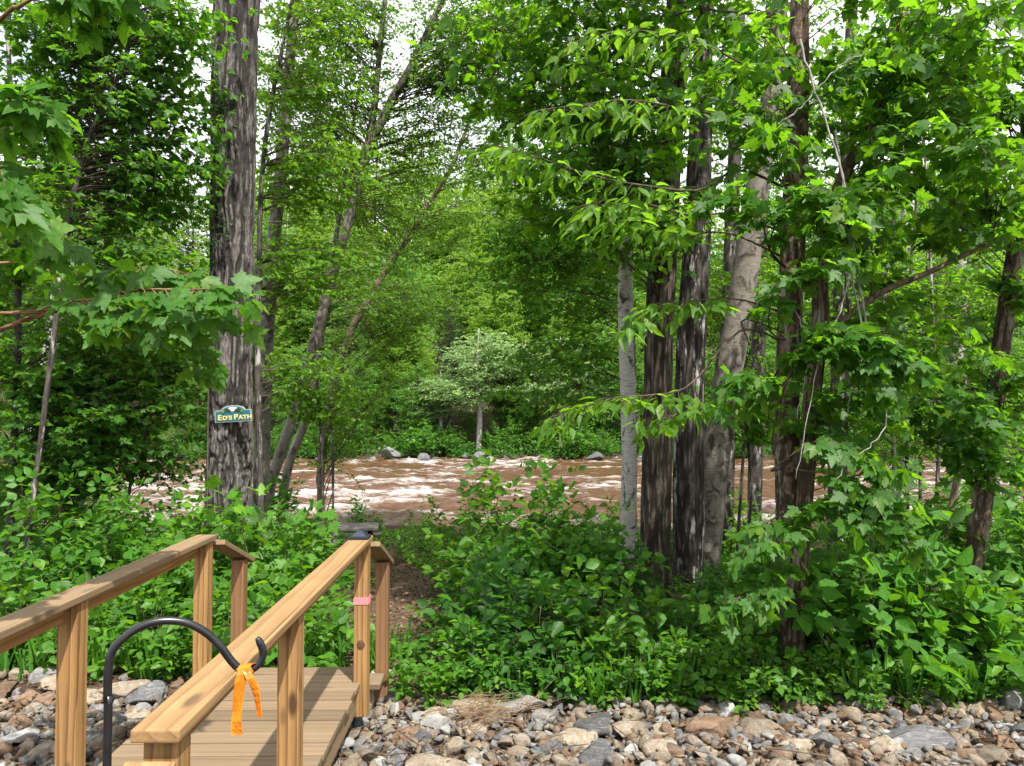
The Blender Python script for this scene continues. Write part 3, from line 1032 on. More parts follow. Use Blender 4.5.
def crown_part(root, stems, vols, seed, leaf, kind, ls, spacing, bark='bark_twig', rise=0.45, every=0.12, leafy=1.5, **kw):
    """boughs from the stems to points in the crown's volumes: limbs (with twigs) and foliage"""
    rng = np.random.default_rng(seed)
    pl = Plant(rng)
    o = np.array(root.location)
    for (c, rad, nb) in vols:
        n0 = len(pl.tubes)
        for _ in range(nb):
            tgt = rnd_in(rng, c, rad)
            best = None
            for s in stems:
                q, f = at_height(s['p'], tgt[2] - rise * math.hypot(tgt[0] - s['p'][-1][0], tgt[1] - s['p'][-1][1]) * rng.uniform(0.3, 1.2))
                dist = np.linalg.norm(tgt - q)
                if best is None or dist < best[0]:
                    best = (dist, q, f)
            dist, q, f = best
            pl.bough(q, tgt, 0.004 + 0.0036 * dist, ls, spacing, every=every, start=max(0.12, 1 - leafy / max(dist, 0.3)) if dist > leafy * 1.2 else 0.2, **kw)
        link('limbs', tubes_mesh('limbs', [(p - o, r) for p, r in pl.tubes[n0:]], 5), M[bark], root)
    for n_ in pl.nrm:                                   # blades turn to the light
        n_ += np.array([0.15, -0.30, 0.1])
    f = pl.foliage('crown', kind)
    f.transform(Matrix.Translation(-root.location))
    link('crown', f, M[leaf], root)
    return pl


def tree(name, label, cat, stems, bark, vols, seed, leaf='maple', kind='maple', ls=0.09, spacing=0.06, group=None, twig='bark_twig', **kw):
    f = stems[0]['p'][0]
    root = thing(name, label, cat, (f[0], f[1], gzf(f[0], f[1])), group=group)
    trunk_part(root, stems, M[bark])
    if vols:
        crown_part(root, stems, vols, seed, leaf, kind, ls, spacing, twig, **kw)
    return root


DENS = 2.0


def V(px, py, d, rx, ry, rz, nb):
    p = P(px, py, d)
    return ((p.x, p.y, p.z), (rx, ry, rz), int(nb * DENS))


BIGK = dict(sides=260, ds=0.02, ridge=0.034, freq=34, vfreq=2.4, flare=0.22, lump=0.05)
MEDK = dict(sides=110, ds=0.03, ridge=0.009, freq=26, vfreq=1.8, flare=0.25, lump=0.05)
SMK = dict(sides=24, ds=0.08, ridge=0.0, flare=0.3, lump=0.08)
TINYK = dict(sides=10, ds=0.1, ridge=0.0, flare=0.2, lump=0.05)

# ------------------------------------------------------------------ big trunk with the sign
pine_p = [Vector((-3.46, 9.0, -1.0)), P(229, 490, 9.0), P(230.5, 390, 9.0), P(233, 200, 9.0), P(236, 20, 9.0), Vector((-3.30, 8.95, 9.5)), Vector((-3.25, 8.9, 14.5))]
big = thing('tall_tree', 'massive grey trunk with deeply furrowed bark that carries the little sign', 'tree', (-3.39, 9.0, gzf(-3.39, 9.0)))
trunk_part(big, [dict(p=pine_p, r=[0.30, 0.268, 0.262, 0.270, 0.280, 0.25, 0.16], k=BIGK)], M['bark_big'])
crown_part(big, [dict(p=pine_p)], [((-3.3, 9, 12.5), (4.2, 4.2, 2.6), 60)], 11, 'far', 'diamond', 0.22, 0.13, every=0.3)
# vine with small leaves climbing its left edge
vine = thing('climbing_vine', 'small leaved creeper clinging to the left edge of the massive furrowed trunk', 'climbing plant', (P(212, 620, 8.9).x, 8.75, gzf(-3.6, 8.75)))
pl = Plant(np.random.default_rng(5))
vp = [P(207, 560, 8.78), P(208, 420, 8.76), P(210, 300, 8.74), P(211, 200, 8.72), P(214, 130, 8.70), P(212, 60, 8.70)]
vs_ = spline(vp, 60)
pl.tubes.append((vs_, np.linspace(0.010, 0.004, 60)))
for i in range(24, 60):
    for _ in range(2):
        k_ = 1.0 if 30 < i < 48 else 0.55
        pl.shoot(vs_[i], np.array([RNG.normal(0.25, 0.6), -0.5 + RNG.normal(0, .2), RNG.normal(0.1, .4)]), RNG.uniform(0.08, 0.30) * k_, 0.003, 0.03, 0.045, 0.2, 0.8)
o_ = np.array(vine.location)
link('stem', tubes_mesh('stem', [(p - o_, r) for p, r in pl.tubes], 5), M['bark_twig'], vine)
f_ = pl.foliage('foliage', 'ovate'); f_.transform(Matrix.Translation(-vine.location))
link('foliage', f_, M['vine'], vine)

# sign
sg_d = 9.0 - 0.30
sgc = P(233, 416, sg_d)
sign = thing('path_sign', "small teal arched sign reading ED'S PATH in gold on the furrowed trunk", 'sign', sgc, (0, -0.055, -0.10))
SWd, SH = 0.445, 0.165
sign.scale = (1, 1, 0.84)


def sign_outline(w, h, arch, shrink=0.0):
    w -= shrink; h -= shrink
    pts = [(-w / 2, -h / 2), (w / 2, -h / 2), (w / 2, h / 2)]
    aw = w * 0.32
    for a in np.linspace(0, math.pi, 19):
        pts.append((aw * math.cos(a), h / 2 + 0.006 + arch * math.sin(a)))
    pts.append((-w / 2, h / 2))
    return pts


def plate(name, pts, y0, y1, mat, bev=0.0):
    bm = bmesh.new()
    a = [bm.verts.new((x, y0, z)) for x, z in pts]
    b = [bm.verts.new((x, y1, z)) for x, z in pts]
    bm.faces.new(a); bm.faces.new(b[::-1])
    n_ = len(pts)
    for i in range(n_):
        bm.faces.new((a[i], b[i], b[(i + 1) % n_], a[(i + 1) % n_]))
    bmesh.ops.recalc_face_normals(bm, faces=bm.faces[:])
    return link(name, bm_mesh(name, bm), M[mat], sign)


plate('rim', sign_outline(SWd, SH, 0.062), 0.0, 0.022, 'sign_rim')
plate('face', sign_outline(SWd - 0.022, SH - 0.022, 0.056), -0.003, -0.0005, 'teal')
plate('painted_sky', [(-0.055, 0.066), (0.055, 0.066), (0.062, 0.100), (0.045, 0.118), (0, 0.124), (-0.045, 0.118), (-0.062, 0.100)], -0.0055, -0.0035, 'sign_white')
plate('painted_hill', [(-0.118, 0.060), (-0.012, 0.060), (-0.028, 0.088), (-0.048, 0.106), (-0.075, 0.107), (-0.10, 0.085)], -0.0085, -0.006, 'sign_dark')
plate('painted_hill', [(0.012, 0.060), (0.118, 0.060), (0.10, 0.085), (0.075, 0.107), (0.048, 0.106), (0.028, 0.088)], -0.0085, -0.006, 'sign_dark')
plate('painted_tree', [(-0.135, 0.050), (-0.095, 0.050), (-0.108, 0.098), (-0.122, 0.085)], -0.0115, -0.009, 'sign_green')
plate('painted_tree', [(0.095, 0.050), (0.135, 0.050), (0.122, 0.085), (0.108, 0.098)], -0.0115, -0.009, 'sign_green')


def text_mesh(txt, size, x):
    cu = bpy.data.curves.new('lettering', 'FONT')
    cu.body = txt
    cu.size = size
    cu.extrude = 0.002
    cu.offset = 0.0035
    cu.space_character = 1.08
    o = bpy.data.objects.new('lettering', cu)
    COL.objects.link(o)
    bpy.context.view_layer.update()
    me = bpy.data.meshes.new_from_object(o.evaluated_get(bpy.context.evaluated_depsgraph_get()))
    bpy.data.objects.remove(o)
    me.transform(Matrix.Translation((x, -0.0062, -0.048)) @ Matrix.Rotation(math.pi / 2, 4, 'X'))
    return me


bm = bmesh.new()
for s_, sz_, x_ in (('E', 0.100, -0.186), ("D'S", 0.078, -0.126), ('P', 0.100, 0.012), ('ATH', 0.078, 0.070)):
    bm.from_mesh(text_mesh(s_, sz_, x_))
link('lettering', bm_mesh('lettering', bm), M['gold'], sign)

# ------------------------------------------------------------------ bench by the river
bd = 12.4
bc = P(345, 530, bd)
bench = thing('picnic_bench', 'weathered plank picnic table with black legs beside the river path', 'picnic table', (bc.x - 0.25, bd, gzf(bc.x - 0.25, bd)), (0, 0, 0.12))
bz = gzf(bc.x - 0.25, bd)
tz = 1.7 - (525 - 415) / F * bd - bz


def bb(name, x0, x1, y0, y1, z0, z1, mat, bev=0.006):
    bm = bmesh.new()
    hx, hy, hz = (x1 - x0) / 2, (y1 - y0) / 2, (z1 - z0) / 2
    add_box(bm, -hx, hx, -hy, hy, -hz, hz, bev)
    o = link(name, bm_mesh(name, bm), M[mat], bench)
    o.location = ((x0 + x1) / 2, (y0 + y1) / 2, (z0 + z1) / 2)
    return o


bm = bmesh.new()
for i in range(4):
    add_box(bm, -0.85, 0.80, -0.31 + i * 0.158, -0.31 + i * 0.158 + 0.148, tz - 0.045, tz, 0.006)
link('tabletop', bm_mesh('tabletop', bm), M['bench'], bench)
bb('seat', -0.85, 0.55, -0.66, -0.40, tz - 0.20, tz - 0.16, 'bench')
bb('seat', -0.85, 0.80, 0.52, 0.80, tz - 0.28, tz - 0.24, 'bench')
for lx in (-0.62, 0.66):
    for sy in (-1, 1):
        me = tubes_mesh('leg', [(np.array([(lx, sy * 0.52, -0.05), (lx, sy * 0.38, tz * 0.5), (lx, sy * 0.2, tz - 0.05)]), np.full(3, 0.03))], 8)
        link('leg', me, M['black'], bench)
    me = tubes_mesh('brace', [(np.array([(lx, -0.60, tz - 0.215), (lx, 0, tz - 0.27), (lx, 0.7, tz - 0.285)]), np.full(3, 0.022))], 8)
    link('brace', me, M['black'], bench)

# ------------------------------------------------------------------ near trees
# birch clump behind the big trunk
S1 = dict(p=stem_px([(261, 500), (263, 420), (267, 330), (273, 250), (281, 170), (290, 60)], 12.0, 4), r=[0.135, 0.125, 0.115, 0.10, 0.06], k=SMK)
tree('birch', 'upright birch with patchy bark pressed close behind the massive trunk', 'birch', [S1], 'birch_old',
     [V(300, 120, 12.2, 1.3, 1.2, 1.6, 20), V(330, 20, 12.2, 1.0, 1, .8, 12), V(290, -60, 12, 1.8, 1.8, 1.2, 16)], 21, 'small', 'ovate', 0.065, 0.05, every=0.13)
S2 = dict(p=stem_px([(270, 492), (280, 455), (291, 423), (302, 383), (312, 350), (322, 313), (342, 244), (352, 208), (364, 165), (374, 110), (380, 50)], 13.2, 4), r=[0.095, 0.092, 0.09, 0.088, 0.07, 0.035], k=SMK)
S2b = dict(p=[P(352, 205, 13.2), P(370, 148, 13.2), P(392, 100, 13.1), P(414, 62, 13.0), P(440, 5, 12.9), P(470, -60, 12.8)], r=[0.08, 0.08, 0.072, 0.035], k=dict(SMK, flare=0.0))
tree('birch', 'leaning birch that forks high up against the white sky', 'birch', [S2, S2b], 'birch_old',
     [V(420, 70, 13, 1.7, 1.4, 1.5, 26), V(345, 90, 13.5, 1.4, 1.2, 1.6, 22), V(480, 30, 12.6, 1.4, 1.2, 1.2, 22), V(380, 300, 13.8, 1.3, 1.0, 1.2, 18), V(300, 60, 13.6, 1.3, 1, 1.5, 18), V(400, 190, 13.8, 1.3, 1, 1.2, 18), V(450, 110, 13.2, 1.3, 1, 1.2, 18), V(420, -10, 13, 1.8, 1.2, .9, 24), V(405, 40, 13.6, 1.2, 1, .8, 16), V(340, 10, 13.4, 1, 1, .8, 14)], 22, 'small', 'ovate', 0.066, 0.05, every=0.15, rise=0.8, leafy=2.4)
S3 = dict(p=stem_px([(284, 495), (290, 461), (299, 438), (311, 405), (317, 370), (324, 315), (335, 245), (345, 180)], 14.4, 2), r=[0.085, 0.08, 0.065, 0.03], k=SMK)
tree('birch', 'slim leaning birch crossing behind the forked birch', 'birch', [S3], 'birch_old',
     [V(330, 200, 14.6, 1.2, 1.0, 1.4, 14)], 23, 'small', 'ovate', 0.06, 0.05, every=0.15)
# sapling with sunlit leaves right of the trunk
S4 = dict(p=stem_px([(262, 540), (258, 400), (259, 300), (261, 190), (270, 110), (284, 40)], 10.6, 2.5), r=[0.05, 0.045, 0.035, 0.02], k=TINYK)
tree('maple_sapling', 'thin sapling with sunlit yellow green leaves right of the massive trunk', 'sapling', [S4], 'bark_dark',
     [V(305, 50, 10.8, 1.0, 0.9, 1.2, 30), V(315, 170, 11, 0.9, 0.8, 0.9, 24), V(310, 270, 11, 0.9, 0.8, 0.7, 20), V(305, 375, 11, .7, .6, .5, 11)], 24, 'bright', 'maple', 0.075, 0.05, every=0.12)
# leaning dark stem over the river
S5 = dict(p=stem_px([(322, 455), (337, 380), (352, 329), (372, 295), (389, 265), (412, 232), (430, 203), (452, 165), (470, 120)], 16.5, 1.5), r=[0.085, 0.08, 0.06, 0.03], k=SMK)
tree('leaning_tree', 'slender grey tree leaning right over the river below the forked birch', 'tree', [S5], 'bark_maple',
     [V(480, 130, 16.6, 1.6, 1.3, 1.4, 18), V(455, 190, 16.8, 1.5, 1.3, 1.3, 18), V(400, 300, 17, 1.4, 1.2, 1.0, 16), V(360, 385, 17, 1.2, 1.2, 0.5, 10)], 25, 'small', 'ovate', 0.085, 0.06, every=0.16, rise=0.8, leafy=2.2)
# tall green screen in the middle, near bank
S6 = dict(p=stem_px([(631, 560), (631, 420), (628, 300), (615, 180), (596, 60)], 13.5, 4), r=[0.11, 0.10, 0.09, 0.05], k=SMK)
tree('beech', 'dark leaved tree with layered boughs left of the white birch', 'tree', [S6], 'bark_dark',
     [V(550, 130, 13, 1.3, 1.3, 1.3, 20), V(560, 260, 13, 1.4, 1.2, 1.2, 24), V(565, 370, 13, 1.3, 1.2, 0.7, 14), V(520, 250, 13.4, 0.9, 1, 0.7, 10), V(540, 10, 13, 1.7, 1.4, 1.0, 16)], 26, 'maple', 'ovate', 0.115, 0.085, every=0.15)
# left: dark sapling with crooked stem
S7 = dict(p=stem_px([(26, 560), (42, 430), (56, 320), (64, 250), (76, 185), (90, 135), (112, 90), (126, 55), (134, 10)], 7.6, 2), r=[0.026, 0.026, 0.026, 0.02], k=TINYK)
tree('young_tree', 'crooked dark young tree left of the massive trunk with a spreading crown', 'tree', [S7], 'bark_dark',
     [V(120, 70, 7.7, 0.9, 0.8, 0.8, 34), V(110, 190, 7.8, 0.8, 0.8, 0.5, 22), V(60, 120, 7.8, 0.7, 0.7, 0.9, 18), V(170, 130, 8, 0.5, 0.7, 0.9, 16), V(150, 10, 7.6, 0.9, .8, .5, 16), V(130, 250, 8, 0.7, 0.6, 0.3, 9), V(195, 60, 8.2, .45, .7, .9, 14), V(190, 190, 8.4, .4, .6, .5, 8), V(70, 30, 7.7, .8, .7, .6, 14), V(20, 60, 7.6, .6, .6, .8, 12)], 27, 'maple', 'maple', 0.088, 0.072, every=0.125)
S8 = dict(p=stem_px([(8, 560), (14, 440), (18, 330), (16, 200), (10, 80)], 8.6, 3), r=[0.042, 0.04, 0.035, 0.02], k=TINYK)
tree('young_tree', 'shaded young tree at the left edge hiding part of the river', 'tree', [S8], 'bark_dark',
     [V(40, 330, 8.7, 0.9, 0.8, 0.9, 36), V(100, 400, 8.9, 0.9, 0.8, 0.55, 26), V(20, 440, 8.6, 0.6, 0.7, 0.7, 18), V(70, 462, 9, .8, .6, .3, 12), V(150, 440, 9.4, .6, .6, .35, 10), V(150, 350, 9.2, .6, .6, .35, 10), V(20, 200, 8.7, .8, .8, .9, 22)], 28, 'maple', 'maple', 0.09, 0.070, every=0.125)
S9 = dict(p=stem_px([(24, 520), (27, 470), (38, 420), (50, 350), (62, 250)], 11.6, 3), r=[0.13, 0.12, 0.10, 0.06], k=SMK)
tree('birch', 'pale birch trunk at the far left in front of the river', 'birch', [S9], 'birch', [V(60, 220, 11.8, 1.4, 1.2, 1.2, 20), V(110, 420, 12, 1.3, 1.1, 0.35, 12)], 29, 'small', 'ovate', 0.065, 0.05, every=0.13)
S10 = dict(p=stem_px([(128, 500), (140, 460), (152, 410), (163, 365), (172, 330)], 9.2, 0.5), r=[0.022, 0.018, 0.012], k=TINYK)
tree('maple_sapling', 'thin dark sapling stem left of the massive trunk against the river', 'sapling', [S10], 'bark_dark',
     [V(165, 380, 9.2, 0.5, 0.5, 0.35, 9), V(185, 330, 9.2, 0.5, 0.5, 0.4, 8), V(170, 465, 9.4, .5, .5, .25, 6)], 30, 'maple', 'maple', 0.07, 0.05)
for i, (pxs, lab) in enumerate(([[(322, 560), (323, 500), (321, 440), (318, 395)], 'thin dark sapling stem rising just left of the picnic table'],
                                [[(332, 560), (333, 500), (332, 450), (330, 405)], 'second thin stem beside the picnic table, right of its twin'])):
    S = dict(p=stem_px(pxs, 11.2 + i * 0.2, 0.3), r=[0.022, 0.018, 0.012], k=TINYK)
    tree('maple_sapling', lab, 'sapling', [S], 'bark_dark', [V(pxs[-1][0] - 5 + 15 * i, 400, 11.3, 0.6, 0.5, 0.35, 9)], 31 + i, 'bright', 'maple', 0.07, 0.05)

# right cluster
S12 = dict(p=stem_px([(626, 575), (629, 480), (628, 400), (625, 300), (627, 200), (628, 100), (632, 0)], 9.6, 5), r=[0.102, 0.100, 0.098, 0.085, 0.05], k=dict(SMK, sides=32, ds=0.05))
tree('birch', 'slender white birch, straight, left end of the right hand trunk cluster', 'birch', [S12], 'birch', [((1.4, 9.4, 8.5), (2.0, 2.0, 1.4), 16)], 33, 'small', 'ovate', 0.065, 0.06, every=0.15)
S13 = dict(p=stem_px([(653, 588), (656, 520), (657, 440), (659, 330), (664, 240), (669, 150), (674, 60), (678, -20)], 9.0, 5), r=[0.19, 0.18, 0.175, 0.165, 0.15, 0.08], k=MEDK)
tree('maple_tree', 'straight brown trunk with finely ridged bark right of the white birch', 'tree', [S13], 'bark_brown',
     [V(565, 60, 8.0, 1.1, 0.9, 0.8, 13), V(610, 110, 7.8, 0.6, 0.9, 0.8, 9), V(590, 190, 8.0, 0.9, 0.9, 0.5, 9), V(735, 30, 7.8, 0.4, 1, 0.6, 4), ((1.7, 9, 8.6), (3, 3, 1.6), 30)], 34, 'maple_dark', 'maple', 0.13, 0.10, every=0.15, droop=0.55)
S14 = dict(p=stem_px([(688, 590), (689, 520), (688, 440), (691, 340), (697, 240), (700, 150), (703, 60), (707, -20)], 9.7, 4), r=[0.215, 0.20, 0.19, 0.165, 0.12, 0.07], k=MEDK)
tree('old_birch', 'blackish trunk with bleached white streaks behind the brown one', 'tree', [S14], 'bark_dark', [((2.4, 9.8, 8.4), (2.4, 2.4, 1.5), 26)], 35, 'maple', 'ovate', 0.09, 0.07, every=0.16)
S15 = dict(p=stem_px([(703, 600), (707, 540), (714, 460), (725, 390), (738, 320), (748, 250), (757, 190), (768, 120), (776, 50), (782, -20)], 10.2, 4), r=[0.215, 0.20, 0.19, 0.178, 0.155, 0.12, 0.085], k=dict(SMK, sides=40, ds=0.05))
tree('birch', 'thick old birch leaning right behind the dark trunks', 'birch', [S15], 'birch_old', [V(780, 70, 10.3, 1.2, 1.2, 1.0, 18), ((3.6, 10.4, 8.2), (2.4, 2.2, 1.4), 26)], 36, 'small', 'ovate', 0.075, 0.06, every=0.15)
S16 = dict(p=stem_px([(796, 690), (791, 600), (788, 500), (787, 400), (791, 290), (795, 180), (798, 90), (800, 0)], 6.15, 4), r=[0.100, 0.100, 0.102, 0.100, 0.09, 0.065], k=dict(MEDK, ridge=0.007, freq=10, vfreq=7, flare=0.12))
S16b = dict(p=[P(794, 640, 6.10), P(800, 560, 6.07), P(806, 480, 6.03), P(812, 400, 6.01), P(820, 320, 6.01), P(822, 250, 6.03), P(846, 170, 6.11), P(872, 130, 6.15), P(898, 40, 6.24), P(912, -40, 6.24)], r=[0.068, 0.070, 0.068, 0.058, 0.045, 0.03], k=dict(MEDK, ridge=0.003, flare=0.0, sides=40))
S16c = dict(p=[P(812, 345, 6.01), P(838, 325, 5.98), P(862, 305, 5.94), P(890, 288, 5.89), P(930, 272, 5.80), P(962, 256, 5.75), P(992, 243, 5.71)], r=[0.030, 0.027, 0.024, 0.015], k=dict(TINYK, flare=0.0))
tree('maple_tree', 'scaly brown maple with a second stem and a long curved limb', 'tree', [S16, S16b, S16c], 'bark_maple',
     [V(900, 120, 5.85, .75, 0.9, 0.7, 12), V(930, 190, 5.76, 0.9, 0.8, 0.5, 11), V(735, 50, 5.76, 0.4, 0.7, 0.5, 5), V(960, 60, 5.85, 0.8, 0.9, 0.8, 12), V(735, 150, 5.7, 0.3, 0.4, 0.3, 3), V(900, 30, 5.94, .8, 1, .5, 9),
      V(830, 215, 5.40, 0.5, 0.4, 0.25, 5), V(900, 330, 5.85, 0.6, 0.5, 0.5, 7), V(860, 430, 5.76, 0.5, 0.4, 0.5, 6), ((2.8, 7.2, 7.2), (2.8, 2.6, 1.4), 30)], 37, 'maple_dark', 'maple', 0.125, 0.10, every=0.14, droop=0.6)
S17 = dict(p=stem_px([(966, 625), (975, 560), (984, 490), (993, 420), (1001, 350), (1009, 290), (1018, 230), (1026, 150), (1034, 40)], 7.6, 4), r=[0.105, 0.092, 0.085, 0.075, 0.05], k=dict(MEDK, ridge=0.003, sides=40))
tree('maple_tree', 'slim leaning trunk near the right edge with a fork at its foot', 'tree', [S17, dict(p=[P(968, 640, 7.55), P(974, 590, 7.5), P(983, 540, 7.52), P(989, 490, 7.58)], r=[0.05, 0.04, 0.03], k=dict(TINYK, flare=0.0))], 'bark_maple',
     [V(980, 150, 7.4, 1.0, 1.0, 0.9, 14), V(1000, 330, 7.4, .8, .7, .6, 10), V(930, 390, 7.2, .6, .5, .3, 6), V(920, 60, 7.6, 1, 1, .8, 10), V(1000, 440, 7.4, .6, .6, .5, 8)], 38, 'maple', 'maple', 0.12, 0.09, every=0.13, droop=0.6)
S18 = dict(p=stem_px([(944, 590), (950, 520), (962, 460), (978, 410), (992, 360), (1000, 320)], 8.6, 0.6), r=[0.045, 0.04, 0.03, 0.02], k=TINYK)
tree('maple_sapling', 'thin grey sapling slanting behind the slim leaning trunk', 'sapling', [S18], 'bark_maple', [V(980, 300, 8.7, .7, .6, .5, 12)], 39, 'maple_dark', 'maple', 0.085, 0.06)
for i, (px0, d0, lab, c0) in enumerate(((905, 14.5, 'white birch trunk far back among the leaves at upper right', 'birch'), (962, 17.0, 'pale birch farther back near the upper right corner', 'birch'),
                                        (760, 15.5, 'dark straight trunk glimpsed behind the leaning old birch', 'bark_dark'), (730, 12.5, 'lean dark trunk between the leaning birch and the brown maple', 'bark_dark'),
                                        (842, 12.2, 'dark trunk showing just right of the brown maple stems', 'bark_dark'))):
    S = dict(p=stem_px([(px0 - 6, 560), (px0 - 3, 400), (px0 + 2, 220), (px0 + 8, 60)], d0, 5), r=[0.15, 0.14, 0.11, 0.06], k=SMK)
    tree('birch' if c0 == 'birch' else 'woodland_tree', lab, 'tree', [S], c0,
         [V(px0 + 10, 120, d0, 1.9, 1.5, 1.6, 26), V(px0 - 10, 280, d0, 1.5, 1.3, 1.1, 20), V(px0 + 5, 390, d0, 1.3, 1.2, 0.6, 10)], 50 + i, ('bright', 'bright', 'maple', 'bright', 'maple')[i], 'ovate', 0.10, 0.075, every=0.17)
dark_lab = ['thin dark sapling stem left of the slim leaning trunk, leftmost of five', 'thin dark sapling stem, second of five before the shaded wood', 'thin dark sapling stem, middle of five before the shaded wood',
            'thin dark sapling stem, fourth of five before the shaded wood', 'thin dark sapling stem, last of five by the slim leaning trunk']
for i, px0 in enumerate((893, 908, 921, 934, 957)):
    d0 = 11.5 + (i * 7 % 5) * 0.5
    S = dict(p=stem_px([(px0, 540), (px0 + RNG.normal(0, 3), 440), (px0 + RNG.normal(0, 5), 330), (px0 + RNG.normal(0, 8), 200)], d0, 1), r=[0.035, 0.03, 0.024, 0.015], k=TINYK)
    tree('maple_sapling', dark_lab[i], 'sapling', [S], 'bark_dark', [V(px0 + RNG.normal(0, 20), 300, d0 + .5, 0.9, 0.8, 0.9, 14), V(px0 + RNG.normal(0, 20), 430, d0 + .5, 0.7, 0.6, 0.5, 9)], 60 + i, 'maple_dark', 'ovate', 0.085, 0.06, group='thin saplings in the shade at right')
for i, px0 in enumerate((735, 745, 775)):
    S = dict(p=stem_px([(px0, 590), (px0 + 3, 540), (px0 + 6, 490), (px0 + 10 - i * 8, 430)], 10.0 + i * 0.3, 0.4), r=[0.025, 0.022, 0.014], k=TINYK)
    tree('maple_sapling', ('thin dark stem right of the leaning birch, left of a pair', 'thin dark stem right of the leaning birch, right of a pair', 'thin dark stem close behind the brown maple trunk')[i], 'sapling', [S], 'bark_dark',
         [V(px0 + 5, 420, 10.2, 0.5, 0.5, 0.3, 7)], 70 + i, 'maple_dark', 'maple', 0.08, 0.06)


# ------------------------------------------------------------------ overhanging leafy branches close to the camera
def branch(name, label, boughs, leaf, kind, ls, spacing, seed, bark='bark_redtwig', parent_trunk=None, **kw):
    """a young tree or limb whose leafy boughs run through given points"""
    rng = np.random.default_rng(seed)
    pl = Plant(rng)
    p0 = Vector(parent_trunk[0]) if parent_trunk else Vector(boughs[0][0])
    root = thing(name, label, 'sapling' if parent_trunk else 'branch', (p0.x, p0.y, gzf(p0.x, p0.y) if parent_trunk else p0.z))
    if parent_trunk:
        trunk_part(root, [dict(p=parent_trunk, r=[0.019, 0.015, 0.010], k=TINYK)], M[bark])
    for pts, r, s0, sl_ in boughs:
        if parent_trunk:
            ts = spline(parent_trunk, 60)
            q = np.array(pts[0], float)
            cand = ts[ts[:, 2] < q[2] + 0.05]
            pts = [Vector(cand[int(np.argmin(((cand - q) ** 2).sum(1)))])] + list(pts[1:] if (Vector(pts[0]) - Vector(cand[int(np.argmin(((cand - q) ** 2).sum(1)))])).length < 0.5 else pts)
        c = spline(pts, 24)
        pl.tubes.append((c, np.linspace(r, r * 0.3, 24)))
        L = np.linalg.norm(np.diff(c, axis=0), axis=1).sum()
        ns = max(3, int(L * (1 - s0) / kw.get('every', 0.10)))
        for i in range(ns):
            tt = s0 + (1 - s0) * (i + rng.uniform(0.2, 0.8)) / ns
            j = min(22, int(tt * 23))
            b = c[j] + (c[j + 1] - c[j]) * (tt * 23 - j)
            tan = c[j + 1] - c[j]; tan /= np.linalg.norm(tan)
            side = np.cross(tan, (0, 0, 1)); side /= np.linalg.norm(side) + 1e-9
            d = tan * 0.7 + side * (1 if i % 2 else -1) * rng.uniform(.5, 1) + np.array([0, 0, rng.normal(0, .25)])
            pl.shoot(b, d, sl_ * rng.uniform(0.5, 1.2), 0.003, spacing, ls, kw.get('droop', 0.45), kw.get('tilt', 0.5))
        pl.shoot(c[-1], c[-1] - c[-2], sl_ * 0.8, 0.003, spacing, ls, kw.get('droop', 0.45), kw.get('tilt', 0.5), start=0)
    for n_ in pl.nrm:
        n_[:, 1] -= kw.get('face', 0.3)
    o = np.array(root.location)
    link('limbs', tubes_mesh('limbs', [(p - o, r) for p, r in pl.tubes], 6), M[bark], root)
    f = pl.foliage('crown', kind); f.transform(Matrix.Translation(-root.location))
    link('crown', f, M[leaf], root)
    return root


# maple at left: its stem stands just outside the frame
ltr = [Vector((-4.0, 3.6, -0.8)), Vector((-3.7, 3.5, 0.6)), Vector((-3.5, 3.4, 2.0)), Vector((-3.3, 3.3, 3.6)), Vector((-3.2, 3.2, 5.0))]
branch('maple_sapling', 'broad leaved maple reaching in from the left edge close to the bridge',
       [([Vector((-3.62, 3.45, 1.55)), P(0, 330, 3.5), P(40, 316, 3.45), P(90, 300, 3.4), P(140, 290, 3.35), P(185, 290, 3.3), P(225, 288, 3.25)], 0.012, 0.50, 0.16),
        ([P(60, 312, 3.45), P(110, 300, 3.6), P(150, 300, 3.7), P(185, 320, 3.8), P(205, 345, 3.8)], 0.007, 0.35, 0.14),
        ([P(20, 312, 3.45), P(70, 290, 3.5), P(110, 272, 3.5), P(160, 268, 3.5), P(205, 280, 3.5)], 0.007, 0.4, 0.14),
        ([P(20, 312, 3.45), P(80, 300, 3.3), P(130, 305, 3.3), P(170, 318, 3.3)], 0.007, 0.4, 0.14),
        ([P(-30, 262, 3.6), P(30, 262, 3.7), P(80, 268, 3.8), P(120, 280, 3.9)], 0.009, 0.45, 0.16),
        ([Vector((-3.5, 3.4, 2.0)), P(-20, 130, 2.7), P(5, 105, 2.6), P(30, 100, 2.55)], 0.010, 0.55, 0.10),
        ([Vector((-3.5, 3.4, 2.2)), P(-40, 150, 2.6), P(-10, 160, 2.5), P(15, 190, 2.5)], 0.010, 0.55, 0.10),
        ([Vector((-3.5, 3.4, 2.4)), P(-20, 40, 2.9), P(20, 6, 2.8), P(50, -8, 2.8), P(85, -18, 2.8), P(120, -24, 2.85)], 0.010, 0.45, 0.12),
        ([Vector((-3.6, 3.45, 1.8)), P(-10, 230, 3.4), P(20, 225, 3.4), P(55, 232, 3.4)], 0.008, 0.5, 0.16)],
       'maple', 'maple', 0.108, 0.08, 81, parent_trunk=ltr, every=0.068, tilt=0.6, droop=0.8, face=0.8)
